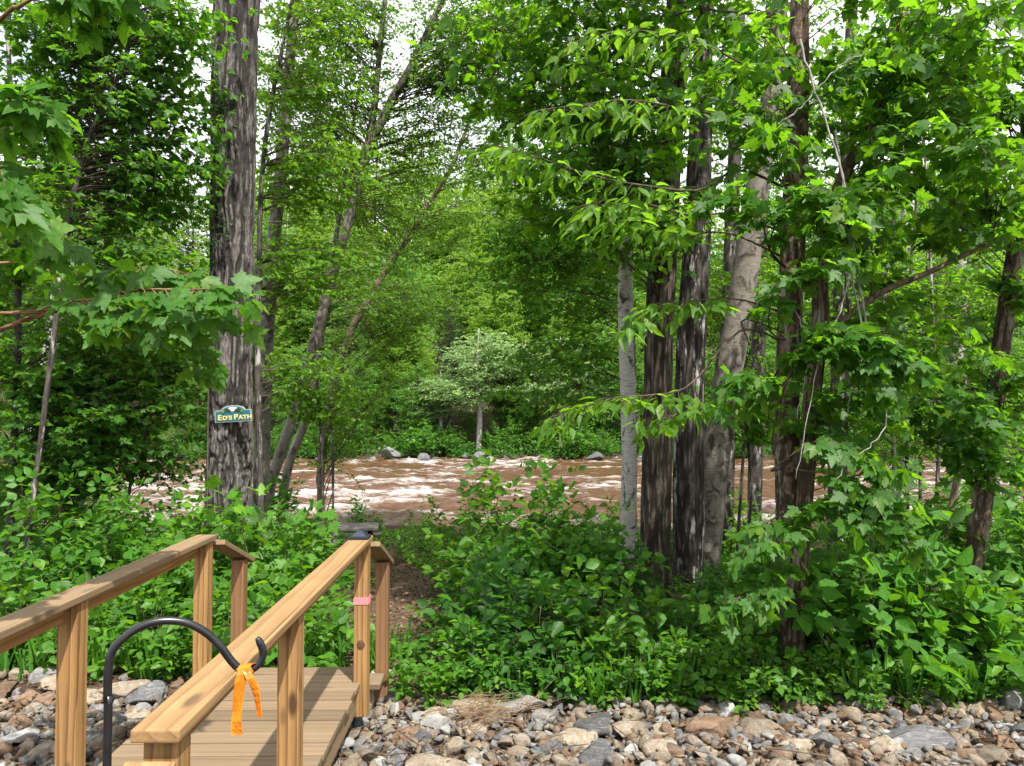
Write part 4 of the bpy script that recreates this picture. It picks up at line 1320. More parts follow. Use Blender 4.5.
# ash like boughs hanging in from the brown maples, middle right
branch('ash_sapling', 'young tree with long hanging pale green leaflets before the brown trunk',
       [([P(740, 170, 5.94), P(700, 190, 5.67), P(640, 185, 5.40), P(590, 175, 5.22), P(540, 158, 5.13), P(500, 146, 5.13)], 0.012, 0.40, 0.20),
        ([P(735, 215, 5.76), P(690, 215, 5.49), P(650, 205, 5.31), P(610, 200, 5.22), P(585, 205, 5.22)], 0.010, 0.35, 0.18),
        ([P(735, 235, 5.58), P(690, 232, 5.40), P(650, 222, 5.22), P(612, 222, 5.13)], 0.009, 0.40, 0.17),
        ([P(742, 330, 5.67), P(690, 385, 5.49), P(650, 395, 5.40), P(615, 398, 5.31), P(580, 408, 5.31), P(555, 415, 5.31)], 0.009, 0.30, 0.17),
        ([P(735, 120, 5.76), P(690, 110, 5.49), P(630, 100, 5.31), P(580, 105, 5.22), P(540, 110, 5.13)], 0.010, 0.35, 0.2),
        ([P(735, 60, 5.76), P(690, 40, 5.49), P(630, 30, 5.31), P(580, 40, 5.22)], 0.010, 0.35, 0.2),
        ([P(742, 300, 5.67), P(700, 300, 5.49), P(660, 305, 5.40), P(630, 318, 5.31)], 0.008, 0.35, 0.14),
        ([P(742, 320, 5.67), P(760, 370, 5.49), P(730, 400, 5.40), P(690, 410, 5.40), P(660, 420, 5.40)], 0.008, 0.35, 0.15)],
       'bright', 'lance', 0.135, 0.07, 82, 'bark_twig', parent_trunk=[Vector((2.42, 6.5, -0.75)), P(789, 500, 6.45), P(790, 330, 6.42), P(796, 200, 6.4), P(799, 60, 6.4)], every=0.075, droop=0.7, tilt=0.6)
branch('maple_sapling', 'young maple with lit green leaves hanging before the scaly brown trunk',
       [([P(770, 420, 5.58), P(760, 380, 5.31), P(745, 375, 5.22), P(730, 385, 5.22)], 0.008, 0.3, 0.15),
        ([P(772, 380, 5.58), P(820, 330, 5.3), P(870, 335, 5.2), P(910, 360, 5.2)], 0.008, 0.3, 0.17),
        ([P(772, 540, 5.58), P(820, 500, 5.3), P(870, 510, 5.2), P(905, 535, 5.2)], 0.008, 0.3, 0.17),
        ([P(772, 560, 5.58), P(760, 580, 5.3), P(735, 600, 5.2)], 0.007, 0.3, 0.14),
        ([P(800, 470, 5.6), P(835, 475, 5.3), P(865, 490, 5.2), P(890, 500, 5.2)], 0.008, 0.4, 0.15),
        ([P(772, 380, 5.58), P(820, 330, 5.3), P(870, 335, 5.2), P(910, 360, 5.2)], 0.008, 0.3, 0.17),
        ([P(772, 540, 5.58), P(820, 500, 5.3), P(870, 510, 5.2), P(905, 535, 5.2)], 0.008, 0.3, 0.17),
        ([P(772, 560, 5.58), P(760, 580, 5.3), P(735, 600, 5.2)], 0.007, 0.3, 0.14),
        ([P(772, 440, 5.58), P(800, 350, 5.31), P(840, 350, 5.22), P(870, 375, 5.22)], 0.008, 0.3, 0.16),
        ([P(772, 470, 5.58), P(820, 440, 5.31), P(860, 455, 5.22), P(885, 470, 5.22)], 0.008, 0.4, 0.16),
        ([P(772, 520, 5.58), P(770, 520, 5.31), P(765, 530, 5.22), P(750, 545, 5.22)], 0.008, 0.3, 0.15),
        ([P(770, 330, 5.58), P(775, 290, 5.31), P(800, 270, 5.22), P(825, 262, 5.13)], 0.008, 0.3, 0.15),
        ([P(770, 250, 5.58), P(785, 205, 5.31), P(810, 190, 5.22), P(840, 195, 5.13)], 0.008, 0.3, 0.16),
        ([P(770, 250, 5.58), P(760, 215, 5.31), P(740, 195, 5.22), P(715, 195, 5.13)], 0.008, 0.3, 0.15)],
       'maple', 'maple', 0.118, 0.065, 83, 'bark_twig', parent_trunk=[Vector((2.40, 6.35, -0.7)), P(791, 600, 6.38), P(789, 450, 6.34), P(792, 300, 6.32), P(796, 160, 6.32)], every=0.065, droop=0.6, tilt=0.7)
# bare pale vine stems looping down from the limb
vt = []
for px in ([(836, 130), (842, 180), (850, 240), (856, 300), (868, 350), (884, 385), (886, 420), (872, 445), (852, 458), (838, 480)],
           [(800, 40), (815, 90), (838, 160), (852, 230), (846, 290), (832, 330), (816, 370), (806, 430), (795, 480)],
           [(852, 240), (866, 330), (862, 360), (850, 400), (846, 420)],
           [(770, 130), (800, 108), (835, 70), (870, 50)], [(745, 330), (760, 300), (782, 296), (800, 320), (806, 370), (796, 420)]):
    c = spline([P(x, y, 5.55 - 0.05 * i) for i, (x, y) in enumerate(px)], 40)
    vt.append((c + RNG.normal(0, 0.006, c.shape), np.linspace(0.009, 0.0025, 40)))
vn = thing('bare_vine', 'bare pale vine stems looping down beside the scaly brown maple', 'vine', (2.5, 5.6, gzf(2.5, 5.6)))
link('stem', tubes_mesh('stem', [(p - np.array(vn.location), r) for p, r in vt], 6), M['bark_pale'], vn)

# ------------------------------------------------------------------ shrubs
def shrub_proto(name, seed, leaf, kind, ls, spacing, nst, rad, h, droop=0.4, tilt=0.5):
    rng = np.random.default_rng(seed)
    pl = Plant(rng)
    for i in range(nst):
        a = rng.uniform(0, 2 * math.pi)
        rr = rad * math.sqrt(rng.uniform(0.02, 1))
        top = h * (1 - 0.55 * (rr / rad) ** 2) * rng.uniform(0.5, 1.12)
        b = np.array([math.cos(a) * rr * 0.25, math.sin(a) * rr * 0.25, -0.1])
        e = np.array([math.cos(a) * rr, math.sin(a) * rr, top])
        pl.bough(b, e, 0.007, ls, spacing, every=ls * 1.15, lift=0.10, start=0.25, shoot=0.24, droop=droop, tilt=tilt, planar=0.4, smin=ls * 1.2)
    for n_ in pl.nrm:
        n_[:, 1] -= 0.35                              # leaves lean to the open light over the ditch
    root = thing(name, '', 'shrub')
    link('stem', tubes_mesh('stem', pl.tubes, 4), M['bark_twig'], root)
    link('foliage', pl.foliage('foliage', kind), M[leaf], root)
    return root


SP = {'ovate': shrub_proto('leafy_shrub', 101, 'bush', 'ovate', 0.120, 0.085, 34, 0.85, 1.3),
      'maple': shrub_proto('maple_shrub', 102, 'bush', 'maple', 0.130, 0.095, 34, 0.85, 1.3),
      'small': shrub_proto('small_leaved_shrub', 103, 'bush', 'ovate', 0.080, 0.055, 40, 0.85, 1.3),
      'low': shrub_proto('leafy_plant', 105, 'cover', 'ovate', 0.105, 0.085, 30, 0.50, 0.55),
      'big': shrub_proto('broad_leaved_shrub', 104, 'bush', 'ovate', 0.185, 0.125, 30, 0.80, 1.3, 0.6, 0.5)}
used = set()


def shrub(px, d, s, kind, label, sz=1.0, group=None, leafmat=None):
    d = d * 0.9 + 0.0 if d < 7.65 else (d * 0.95 if d < 9 else d)
    x = (px - 512) / F * d
    root = SP[kind]
    loc = (x, d, gzf(x, d))
    rz = random.uniform(-0.6, 0.6)
    if kind not in used:
        used.add(kind)
        root.location = loc; root.rotation_euler = (0, 0, rz); root.scale = (s, s, s * sz); root['label'] = label
        if group:
            root['group'] = group
        return root
    return dup_tree(root, label, loc, rz, (s, s, s * sz), group, {'foliage': M[leafmat]} if leafmat else None)


SH_L = [
    (62, 8.2, 1.05, 'ovate', 'sunlit green shrub behind the left handrail, near the left edge'),
    (135, 8.7, 1.0, 'ovate', 'sunlit broad leaved shrub behind the left handrail, below the thin sapling'),
    (10, 9.3, 1.25, 'maple', 'tall maple leaved shrub at the far left edge of the bank'),
    (192, 9.3, 1.05, 'small', 'dense small leaved shrub at the foot of the massive trunk, left side'),
    (250, 8.0, 1.12, 'maple', 'large maple leaved shrub right before the foot of the massive trunk'),
    (268, 8.9, 0.85, 'maple', 'maple leaved shrub between the massive trunk and the path'),
    (95, 7.5, 1.00, 'low', 'low leafy plant at the back edge of the left stones'),
    (160, 7.4, 1.03, 'low', 'low leafy plant behind the middle left bridge post'),
    (25, 7.5, 1.07, 'low', 'low small leaved plant above the stones at the left edge'),
    (240, 7.35, 1.03, 'low', 'low leafy plant behind the far left bridge posts'),
    (300, 7.2, 1.14, 'low', 'leafy plant beyond the deck between the two handrails'),
    (322, 7.6, 0.78, 'low', 'lobed leaved plant just left of the path beyond the deck'),
    (205, 8.2, 0.9, 'ovate', 'bright shrub framed between the left handrail posts'),
    (296, 11.6, 0.95, 'ovate', 'shrub on the river bank left of the picnic table'),
    (365, 13.6, 0.62, 'ovate', 'bright shrub behind the picnic table by the water'),
    (120, 11.5, 1.1, 'ovate', 'shrub at the water edge far left, under the overhanging leaves'),
    (40, 11.0, 1.1, 'small', 'shrub round the pale birch at the far left'),
    (418, 12.4, 0.62, 'small', 'low bright shrub right of the path near the river'),
    (472, 9.6, 1.00, 'small', 'small leaved shrub on the right side of the path, river showing above'),
    (508, 8.7, 1.10, 'ovate', 'rounded dark green shrub in the middle before the rapids'),
    (567, 8.5, 1.05, 'ovate', 'tall rounded shrub left of the white birch'),
    (596, 8.5, 0.70, 'maple', 'lobed leaved shrub at the foot of the white birch'),
    (512, 7.5, 1.34, 'low', 'leafy plant spilling towards the path on its right'),
    (530, 7.2, 1.27, 'low', 'leafy plant low in the middle above the long pale rock'),
    (592, 7.2, 1.31, 'low', 'leafy plant in front of the tall rounded shrub'),
    (650, 7.4, 0.85, 'low', 'lobed leaved plant in front of the brown trunk'),
    (703, 7.5, 0.85, 'low', 'leafy plant below the leaning old birch'),
    (478, 6.75, 0.76, 'low', 'small leafy plant at the stones, leftmost of the low front row'),
    (500, 6.6, 0.69, 'low', 'small leafy plant beside the dry stalks at the stones'),
    (560, 6.6, 0.72, 'low', 'small leafy plant at the stones below the rounded shrubs'),
    (622, 6.6, 0.76, 'low', 'small leafy plant at the stones below the white birch'),
    (684, 6.5, 0.72, 'low', 'small leafy plant at the stones below the dark trunks'),
    (745, 6.5, 0.79, 'low', 'small leafy plant at the stones left of the scaly maple'),
    (835, 6.4, 0.62, 'low', 'small leafy plant at the stones right of the scaly maple'),
    (735, 8.2, 0.48, 'maple', 'shaded lobed leaved shrub between the leaning birch and scaly maple'),
    (842, 7.0, 0.92, 'big', 'broad leaved shrub hugging the right side of the scaly maple'),
    (885, 6.9, 1.00, 'big', 'largest broad leaved shrub, drooping over the stones at right'),
    (942, 6.75, 0.66, 'big', 'broad leaved shrub before the slim leaning trunk'),
    (1000, 6.9, 1.24, 'low', 'pale lobed leaved shrub at the lower right edge'),
    (1020, 8.2, 1.10, 'maple', 'tall lobed leaved shrub behind the slim leaning trunk'),
    (935, 8.8, 0.95, 'maple', 'shaded shrub behind the broad leaved shrubs at right'),
    (868, 9.0, 0.98, 'ovate', 'shaded shrub behind the scaly maple on the right'),
    (770, 9.6, 0.55, 'maple', 'dark shrub in the shade behind the scaly maple trunk'),
    (748, 12.2, 0.75, 'ovate', 'yellow green sunlit shrub seen between the leaning birch and scaly maple'),
    (668, 10.6, 0.80, 'small', 'shrub behind the brown trunk on the bank'),
    (600, 11.5, 0.80, 'small', 'shrub on the bank behind the white birch'),
    (985, 11.5, 1.2, 'maple', 'far shaded shrub at right by the water'),
    (890, 12.0, 0.8, 'small', 'far shrub under the thin saplings at right'),
]
for a in SH_L:
    shrub(*a, leafmat='bright' if 'yellow green' in a[4] else (None, 'cover', 'bush_dark')[int(a[0]) % 3])  # the sunlit shrub gets its sunlight from a brighter leaf colour

# ------------------------------------------------------------------ low ground plants (stuff)
rng = np.random.default_rng(77)
pos, tip, nrm, size = [], [], [], []
n_ = 0
while n_ < 9000:
    x = rng.uniform(-9, 9); y = 5.5 + 11.5 * rng.random() ** 1.7
    edge = 5.62 if x > -0.9 else 6.2
    if y < edge + 0.13 * math.sin(x * 3.1) + 0.1 * math.sin(x * 7.3 + 1) - abs(rng.normal(0, .10)):
        continue
    pxc = float(np.interp(y, pc[:, 1], pc[:, 0]))
    if abs(x - pxc) < 0.5 + rng.uniform(-.12, .12) and y < 14:
        continue
    if abs(x) > 0.75 * y + 1:
        continue
    h = rng.uniform(0.04, 0.30)
    z = gzf(x, y)
    k = rng.integers(3, 7)
    a0 = rng.uniform(0, 6.28)
    s = rng.uniform(0.045, 0.095)
    for j in range(k):
        a = a0 + j * 6.28 / k + rng.normal(0, .3)
        pos.append((x + 0.02 * math.cos(a), y + 0.02 * math.sin(a), z + h + rng.normal(0, .02)))
        tip.append((math.cos(a), math.sin(a), rng.normal(-0.15, .25)))
        nrm.append((rng.normal(0, .3), rng.normal(0, .3), 1))
        size.append(s * rng.uniform(.7, 1.2))
    n_ += 1
link('ground_cover', leaves_mesh('ground_cover', 'ovate', pos, tip, nrm, size), M['cover'], label='low leafy plants carpeting the bank between shrubs', cat='ground cover', kind='stuff')

pos, tip, nrm, size = [], [], [], []
for _ in range(260):
    x = rng.uniform(-4.6, 4.6); y = (5.55 if x > -0.9 else 6.15) + abs(rng.normal(0, 0.45))
    for j in range(rng.integers(4, 10)):
        a = rng.uniform(0, 6.28)
        pos.append((x + rng.normal(0, .02), y + rng.normal(0, .02), gzf(x, y)))
        tip.append((math.cos(a) * .45, math.sin(a) * .45, 1)); nrm.append((math.cos(a), math.sin(a), -.3)); size.append(rng.uniform(.12, .38))
link('grass', leaves_mesh('grass', 'needle', pos, tip, nrm, size), M['bush'], label='thin grass blades along the edge of the stones', cat='grass', kind='stuff')

# fallen leaves and bits on stones and path
pos, tip, nrm, size = [], [], [], []
for _ in range(10000):
    x = rng.uniform(-6, 6); y = rng.uniform(4.2, 6.4) if rng.random() < 0.75 else rng.uniform(6, 13)
    if y > 6.4:
        x = float(np.interp(y, pc[:, 1], pc[:, 0])) + rng.normal(0, 0.35)
    a = rng.uniform(0, 6.28)
    pos.append((x, y, gzf(x, y) + 0.015 + abs(rng.normal(0, 0.03)) * (y < 5.9)))
    tip.append((math.cos(a), math.sin(a), rng.normal(0, .3)))
    nrm.append((rng.normal(0, .5), rng.normal(0, .5), 1)); size.append(rng.uniform(.02, .06))
link('leaf_litter', leaves_mesh('leaf_litter', 'ovate', pos, tip, nrm, size), M['litter'], label='dry brown leaves scattered on stones and path', cat='leaf litter', kind='stuff')

t_ = []
for _ in range(130):
    x = rng.uniform(-5, 5); y = rng.uniform(4.4, 5.9)
    a = rng.uniform(0, 3.14); L = rng.uniform(0.08, 0.45)
    d = np.array([math.cos(a), math.sin(a), rng.normal(0, .12)]); b = rng.normal(0, .08, 3)
    tt = np.linspace(-.5, .5, 6)[:, None]
    t_.append((np.array([x, y, gzf(x, y) + rng.uniform(.06, .13)]) + L * (tt * d + b * tt ** 2), np.linspace(.004, .002, 6) * rng.uniform(.6, 1.5)))
link('fallen_twigs', tubes_mesh('fallen_twigs', t_, 5), M['bark_twig'], label='small dead twigs lying across the stones', cat='twigs', kind='stuff')

# ------------------------------------------------------------------ stones
def stone_mesh(seed, sub=3):
    r = np.random.default_rng(seed)
    bm = bmesh.new()
    bmesh.ops.create_icosphere(bm, subdivisions=sub, radius=0.5)
    v = np.array([q.co[:] for q in bm.verts])
    for _ in range(r.integers(9, 15)):
        n = r.normal(0, 1, 3); n /= np.linalg.norm(n)
        d = r.uniform(0.19, 0.40)
        k = v @ n - d
        v = v - np.where(k > 0, k * 0.985, 0)[:, None] * n
    v = v * np.array([1.0, r.uniform(0.6, 0.9), r.uniform(0.42, 0.72)])
    v = v / (np.ptp(v[:, 0]) + 1e-9)
    nn = vnoise(v[:, 0] * 7 + seed, v[:, 1] * 7 + v[:, 2] * 9)[:, None]
    v = v * (1 + 0.09 * (nn - 0.5))
    for q, c in zip(bm.verts, v):
        q.co = c
    me = bm_mesh('stone', bm)
    me.shade_smooth()
    return me


KINDS = ['grey', 'slate', 'tan', 'rust', 'pale']
KP = [0.37, 0.07, 0.37, 0.10, 0.09]
ST = {}
for ki, kd in enumerate(KINDS):
    for j in range(6):
        me = stone_mesh(200 + ki * 10 + j, 4)
        me.materials.append(M['stone_' + kd])
        ST[(kd, j)] = me
rng = np.random.default_rng(9)
placed = []
first = True


def put_stone(kd, j, x, y, s, label, group=None, flat=1.0, rz=None, lift=0.12, tilt=0.3):
    o = bpy.data.objects.new('stone', ST[(kd, j)])
    COL.objects.link(o)
    o.scale = (s, s, s * flat)
    o.rotation_euler = (rng.normal(0, tilt), rng.normal(0, tilt), rng.uniform(0, 6.28) if rz is None else rz)
    o.location = (x, y, gzf(x, y) + s * lift * flat)
    tag(o, label, 'stone', group)
    placed.append((x, y, s))
    return o


BIG = [  # px, py, length in px, kind, rotation, label
    (522, 704, 60, 'pale', 0.15, 'long pale grey rock lying at the edge of the plants'),
    (908, 735, 74, 'slate', -0.1, 'long blue grey slab among the stones at lower right'),
    (930, 694, 66, 'grey', 0.1, 'broad dark grey rock half hidden under the broad leaved shrub'),
    (1005, 700, 50, 'grey', 0.3, 'grey rock at the right edge below the pale shrub'),
    (627, 727, 40, 'tan', 0.4, 'big rounded tan stone in the middle of the stones'),
    (629, 746, 24, 'pale', 1.2, 'upright white wedge of stone in the middle foreground'),
    (598, 722, 46, 'slate', 0.5, 'dark blue grey stone left of the big tan stone'),
    (594, 752, 40, 'slate', 0.0, 'flat blue slate stone at the bottom edge in the middle'),
    (706, 726, 48, 'rust', -0.3, 'rusty brown boulder below the small plants at right of middle'),
    (664, 731, 34, 'tan', 0.3, 'tan stone beside the rusty brown boulder'),
    (440, 764, 70, 'tan', 0.0, 'wide pale tan rock cut by the bottom edge, right of the deck'),
    (438, 725, 36, 'pale', 0.8, 'white stone right of the far bridge post'),
    (408, 733, 34, 'rust', 0.4, 'brown stone close beside the deck edge'),
    (545, 713, 34, 'grey', 0.9, 'grey stone next to the long pale rock'),
    (130, 692, 50, 'tan', 0.2, 'broad tan rock behind the hook at left'),
    (150, 697, 44, 'slate', 0.3, 'dark slate rock behind the hook at left'),
    (70, 687, 40, 'tan', 0.0, 'tan slab on the left stone bed near the plants'),
    (8, 692, 34, 'rust', 0.6, 'reddish brown rock at the left edge'),
    (34, 735, 40, 'pale', 0.1, 'pale stone low on the left stone bed'),
    (985, 752, 44, 'tan', 0.4, 'tan stone in the lower right corner'),
    (790, 748, 40, 'tan', 0.2, 'smooth tan stone near the bottom edge right of the middle'),
]
for i, (px, py, lp, kd, rz, lab) in enumerate(BIG):
    y = 2.17 * F / (py - 415)
    y = y * 1.0
    x = (px - 512) / F * y
    s = lp / F * y
    put_stone(kd, i % 6, x, y, s, lab, None, 0.34 if lp > 70 else (0.55 if lp > 55 else 0.8), rz, 0.18, 0.06)
names = {'grey': ('grey angular stone lying loose in the ditch', 'loose grey stones'), 'slate': ('dark blue grey stone lying loose in the ditch', 'loose slate stones'), 'tan': ('tan stone lying loose in the ditch', 'loose tan stones'),
         'rust': ('rusty brown stone lying loose in the ditch', 'loose rust brown stones'), 'pale': ('pale whitish stone lying loose in the ditch', 'loose pale stones')}


def stone_spot():
    for _ in range(60):
        y = rng.uniform(4.3, 5.75) if rng.random() < 0.8 else rng.uniform(4.3, 6.35)
        x = rng.uniform(-0.76, 0.76) * y
        if y > 5.75 and x > -1.0:
            continue
        return x, y


cnt = 0
tries = 0
while cnt < 279 and tries < 20000:
    tries += 1
    x, y = stone_spot()
    s = float(np.clip(rng.lognormal(-1.88, 0.33), 0.09, 0.32))
    if any((x - a) ** 2 + (y - b) ** 2 < (0.40 * (s + c)) ** 2 for a, b, c in placed):
        continue
    if -2.05 < x < -1.0 and y < 5.1:
        if rng.random() < 0.75:
            continue
    kd = KINDS[rng.choice(5, p=KP)]
    put_stone(kd, int(rng.integers(0, 6)), x, y, s, names[kd][0], names[kd][1])
    cnt += 1
# small stones between them: one mass
VV, SS, LL, MI = [], [], [], []
vb = lb = 0
data = []
for (kd, j), me in list(ST.items()):
    if j < 3:
        m2 = stone_mesh(200 + KINDS.index(kd) * 10 + j, 2)
        v = np.zeros(len(m2.vertices) * 3); m2.vertices.foreach_get('co', v)
        l = np.zeros(len(m2.loops), int); m2.loops.foreach_get('vertex_index', l)
        st = np.zeros(len(m2.polygons), int); m2.polygons.foreach_get('loop_start', st)
        data.append((KINDS.index(kd), v.reshape(-1, 3), l, st))
        bpy.data.meshes.remove(m2)
for _ in range(2700):
    x, y = stone_spot()
    kd = rng.choice(5, p=KP)
    opts = [d for d in data if d[0] == kd]
    k, v, l, st = opts[rng.integers(0, len(opts))]
    s = rng.uniform(0.04, 0.13)
    R = np.array(Matrix.Rotation(rng.uniform(0, 6.28), 3, 'Z') @ Matrix.Rotation(rng.normal(0, .5), 3, 'X') @ Matrix.Rotation(rng.normal(0, .5), 3, 'Y'))
    VV.append(v @ R.T * s + np.array([x, y, gzf(x, y) + rng.uniform(0.0, 0.05)]))
    LL.append(l + vb); SS.append(st + lb); MI.append(np.full(len(st), kd))
    vb += len(v); lb += len(l)
gm = mesh_np('small_stones', np.concatenate(VV), np.concatenate(SS), np.concatenate(LL))
for kd in KINDS:
    gm.materials.append(M['stone_' + kd])
gm.polygons.foreach_set('material_index', np.concatenate(MI).astype(np.int32))
gm.shade_smooth()
link('small_stones', gm, None, label='small stones and chips filling the gaps between larger stones', cat='gravel', kind='stuff')

# dry stalks lying on the stones
t_ = []
cx, cyy = P(487, 722, 5.3).x, 5.3
for _ in range(150):
    a = rng.normal(0.15, 0.9)
    L = rng.uniform(0.12, 0.4)
    x = cx + rng.normal(0, .14); y = cyy + rng.normal(0, .10); z = gzf(x, y) + rng.uniform(.05, .16)
    d = np.array([math.cos(a), math.sin(a) * .6, rng.normal(0.05, .25)])
    b = rng.normal(0, .05, 3)
    tt = np.linspace(0, 1, 5)[:, None]
    t_.append((np.array([x, y, z]) + L * (tt - .5) * d + b * tt ** 2, np.linspace(.0022, .0012, 5)))
dg = tubes_mesh('dry_stalks', [(p - np.array([cx, cyy, -0.47]), r) for p, r in t_], 4)
o = link('dry_stalks', dg, M['straw'], label='tangle of dry brown stalks beside the long pale rock', cat='dry plant')
o.location = (cx, cyy, -0.47)

# ================================================================== far bank
def far_proto(name, cat, seed, h, vols, leaf, kind, ls, spacing, bark, r0, every=0.2, **kw):
    p = [Vector((0, 0, -0.3)), Vector((0.1, 0, h * 0.3)), Vector((-0.1, 0.1, h * 0.6)), Vector((0.05, 0, h))]
    root = thing(name, '', cat)
    st = dict(p=p, r=[r0, r0 * 0.85, r0 * 0.6, r0 * 0.15], k=dict(sides=10, ds=0.5, flare=0.2, lump=0.06))
    trunk_part(root, [st], M[bark])
    crown_part(root, [st], vols, seed, leaf, kind, ls, spacing, every=every, leafy=3.0, **kw)
    return root


def conifer_proto(name, seed, h, r, leaf, nlev, bark, ls=0.30, base=0.12):
    rng = np.random.default_rng(seed)
    pl = Plant(rng)
    for i in range(nlev):
        z = h * (base + (0.97 - base) * i / nlev)
        R_ = r * (1 - (z / h)) ** 0.75 + 0.25
        for k in range(6):
            a = k * 1.047 + i * 0.5 + rng.normal(0, .25)
            rr = R_ * rng.uniform(0.6, 1.1)
            pl.bough((0, 0, z), (math.cos(a) * rr, math.sin(a) * rr, z - 0.12 * rr + rng.normal(0, .1)), 0.03, ls, 0.07, every=0.22, lift=0.06, start=0.15, shoot=0.33, droop=0.25, tilt=0.4)
    root = thing(name, '', 'conifer')
    p = [Vector((0, 0, -0.3)), Vector((0, 0, h * 0.5)), Vector((0, 0, h))]
    trunk_part(root, [dict(p=p, r=[0.28, 0.18, 0.03], k=dict(sides=10, ds=0.6, flare=0.2, lump=0.05))], M[bark])
    link('limbs', tubes_mesh('limbs', pl.tubes, 4), M['bark_dark'], root)
    link('crown', pl.foliage('crown', 'needle'), M[leaf], root)
    return root


FP = {
    'broad': far_proto('broadleaf_tree', 'tree', 301, 20, [((0, 0, 11.5), (4.0, 4.0, 8.5), 300)], 'far', 'diamond', 0.24, 0.12, 'bark_dark', 0.22),
    'round': far_proto('broadleaf_tree', 'tree', 302, 11, [((0, 0, 6.2), (3.8, 3.4, 5.0), 220), ((0, -1.0, 2.4), (3.0, 2.0, 2.0), 60)], 'far', 'diamond', 0.20, 0.10, 'bark_brown', 0.17),
    'sunny': far_proto('sunlit_tree', 'tree', 303, 18, [((0, 0, 10.5), (3.8, 3.8, 8), 260)], 'far_yellow', 'diamond', 0.24, 0.12, 'bark_brown', 0.18),
    'pale': far_proto('pale_tree', 'tree', 304, 7.5, [((0.3, 0, 5.9), (2.5, 2.2, 1.6), 120), ((-0.8, -0.4, 3.9), (2.4, 1.8, 0.8), 70)], 'far_pale', 'diamond', 0.16, 0.08, 'bark_pale', 0.17),
    'birch': far_proto('far_birch', 'birch', 305, 20, [((0, 0, 13.0), (3.0, 3.0, 7), 190)], 'far', 'diamond', 0.20, 0.11, 'birch', 0.16),
    'hemlock': conifer_proto('hemlock', 306, 18, 3.2, 'conifer', 44, 'bark_dark'),
    'pine': conifer_proto('tall_pine', 307, 27, 3.6, 'conifer', 26, 'bark_brown', 0.5, 0.35),
}
fused = set()
WORDS = ['first', 'second', 'third', 'fourth', 'fifth', 'sixth', 'seventh', 'eighth', 'ninth', 'tenth', 'eleventh', 'twelfth', 'thirteenth', 'fourteenth', 'fifteenth', 'sixteenth', 'seventeenth', 'eighteenth', 'nineteenth', 'twentieth', 'twenty-first', 'twenty-second', 'twenty-third', 'twenty-fourth', 'twenty-fifth', 'twenty-sixth', 'twenty-seventh', 'twenty-eighth', 'twenty-ninth', 'thirtieth', 'thirty-first', 'thirty-second', 'thirty-third', 'thirty-fourth']
FT = []   # kind, px, distance, scale
for px, d, s in ((-20, 60, 1.0), (120, 58, 0.9), (330, 56, 0.8), (395, 60, 0.85), (520, 58, 0.95), (655, 57, 0.9), (760, 60, 1.0), (880, 56, 1.0), (1010, 60, 1.0), (250, 62, 0.9), (590, 66, 1.1), (940, 70, 1.15)):
    FT.append(('broad', px, d, s))
for px, d, s in ((60, 53, 0.9), (300, 52, 0.62), (365, 53.5, 0.66), (420, 52, 0.55), (520, 52.5, 0.66), (610, 53, 0.8), (700, 52, 0.75), (800, 53, 0.85), (910, 52, 0.8), (1000, 54, 0.9), (200, 54, .6)):
    FT.append(('round', px, d, s))
for px, d, s in ((150, 66, 0.9), (215, 72, 0.85), (345, 68, 0.9), (470, 72, 0.85), (700, 70, 1.1), (830, 72, 1.2), (100, 75, 1.1), (560, 76, 0.9)):
    FT.append(('sunny', px, d, s))
for px, d, s in ((405, 54, 0.6), (500, 54.5, 0.62), (575, 54, 0.6), (300, 56, .7), (640, 55, .6)):
    FT.append(('sunny', px, d, s))
for px, d, s in ((285, 74, 1.35), (375, 80, 1.55), (455, 78, 1.25), (520, 84, 1.5), (240, 80, 1.4), (20, 78, 1.3), (610, 80, 1.4), (900, 82, 1.5), (990, 80, 1.4), (420, 92, 1.6), (330, 95, 1.7), (490, 96, 1.6), (150, 90, 1.6), (60, 88, 1.5)):
    FT.append(('sunny', px, d, s))
for px, d, s in ((405, 54, 0.6), (500, 54.5, 0.62), (575, 54, 0.6), (300, 56, .7), (640, 55, .6)):
    FT.append(('sunny', px, d, s))
for px, d, s in ((478, 50.5, 1.25), (560, 51.0, 1.0), (345, 54, 0.9), (440, 51.5, .8), (600, 52.5, .8), (525, 53, 1.1)):
    FT.append(('pale', px, d, s))
for px, d, s in ((285, 58, 0.9), (410, 64, 0.85), (648, 62, 0.95), (850, 62, 1.0)):
    FT.append(('birch', px, d, s))
for px, d, s in ((375, 63, 0.75), (450, 61, 0.7), (570, 62, 1.0), (20, 66, 1.2), (740, 66, 1.1)):
    FT.append(('hemlock', px, d, s))
for px, d, s in ((515, 90, 1.15), (440, 95, 0.95), (190, 92, 0.9), (300, 98, 0.95), (640, 92, 1.0)):
    FT.append(('pine', px, d, s))
LB = {'broad': ('tall broadleaf tree on the far bank', 'tall broadleaf trees on the far bank'), 'round': ('bushy low branched tree at the far water edge', 'bushy trees along the far water edge'),
      'sunny': ('sunlit yellow green tree beyond the river', 'sunlit trees set back on the far bank'), 'pale': ('silvery pale green small tree by the far water', 'pale small trees by the far water'),
      'birch': ('white stemmed birch on the far bank', 'birches on the far bank'), 'hemlock': ('dark hemlock with drooping boughs on the far bank', 'hemlocks on the far bank'),
      'pine': ('tall sparse pine far beyond the river', 'pines far beyond the river')}
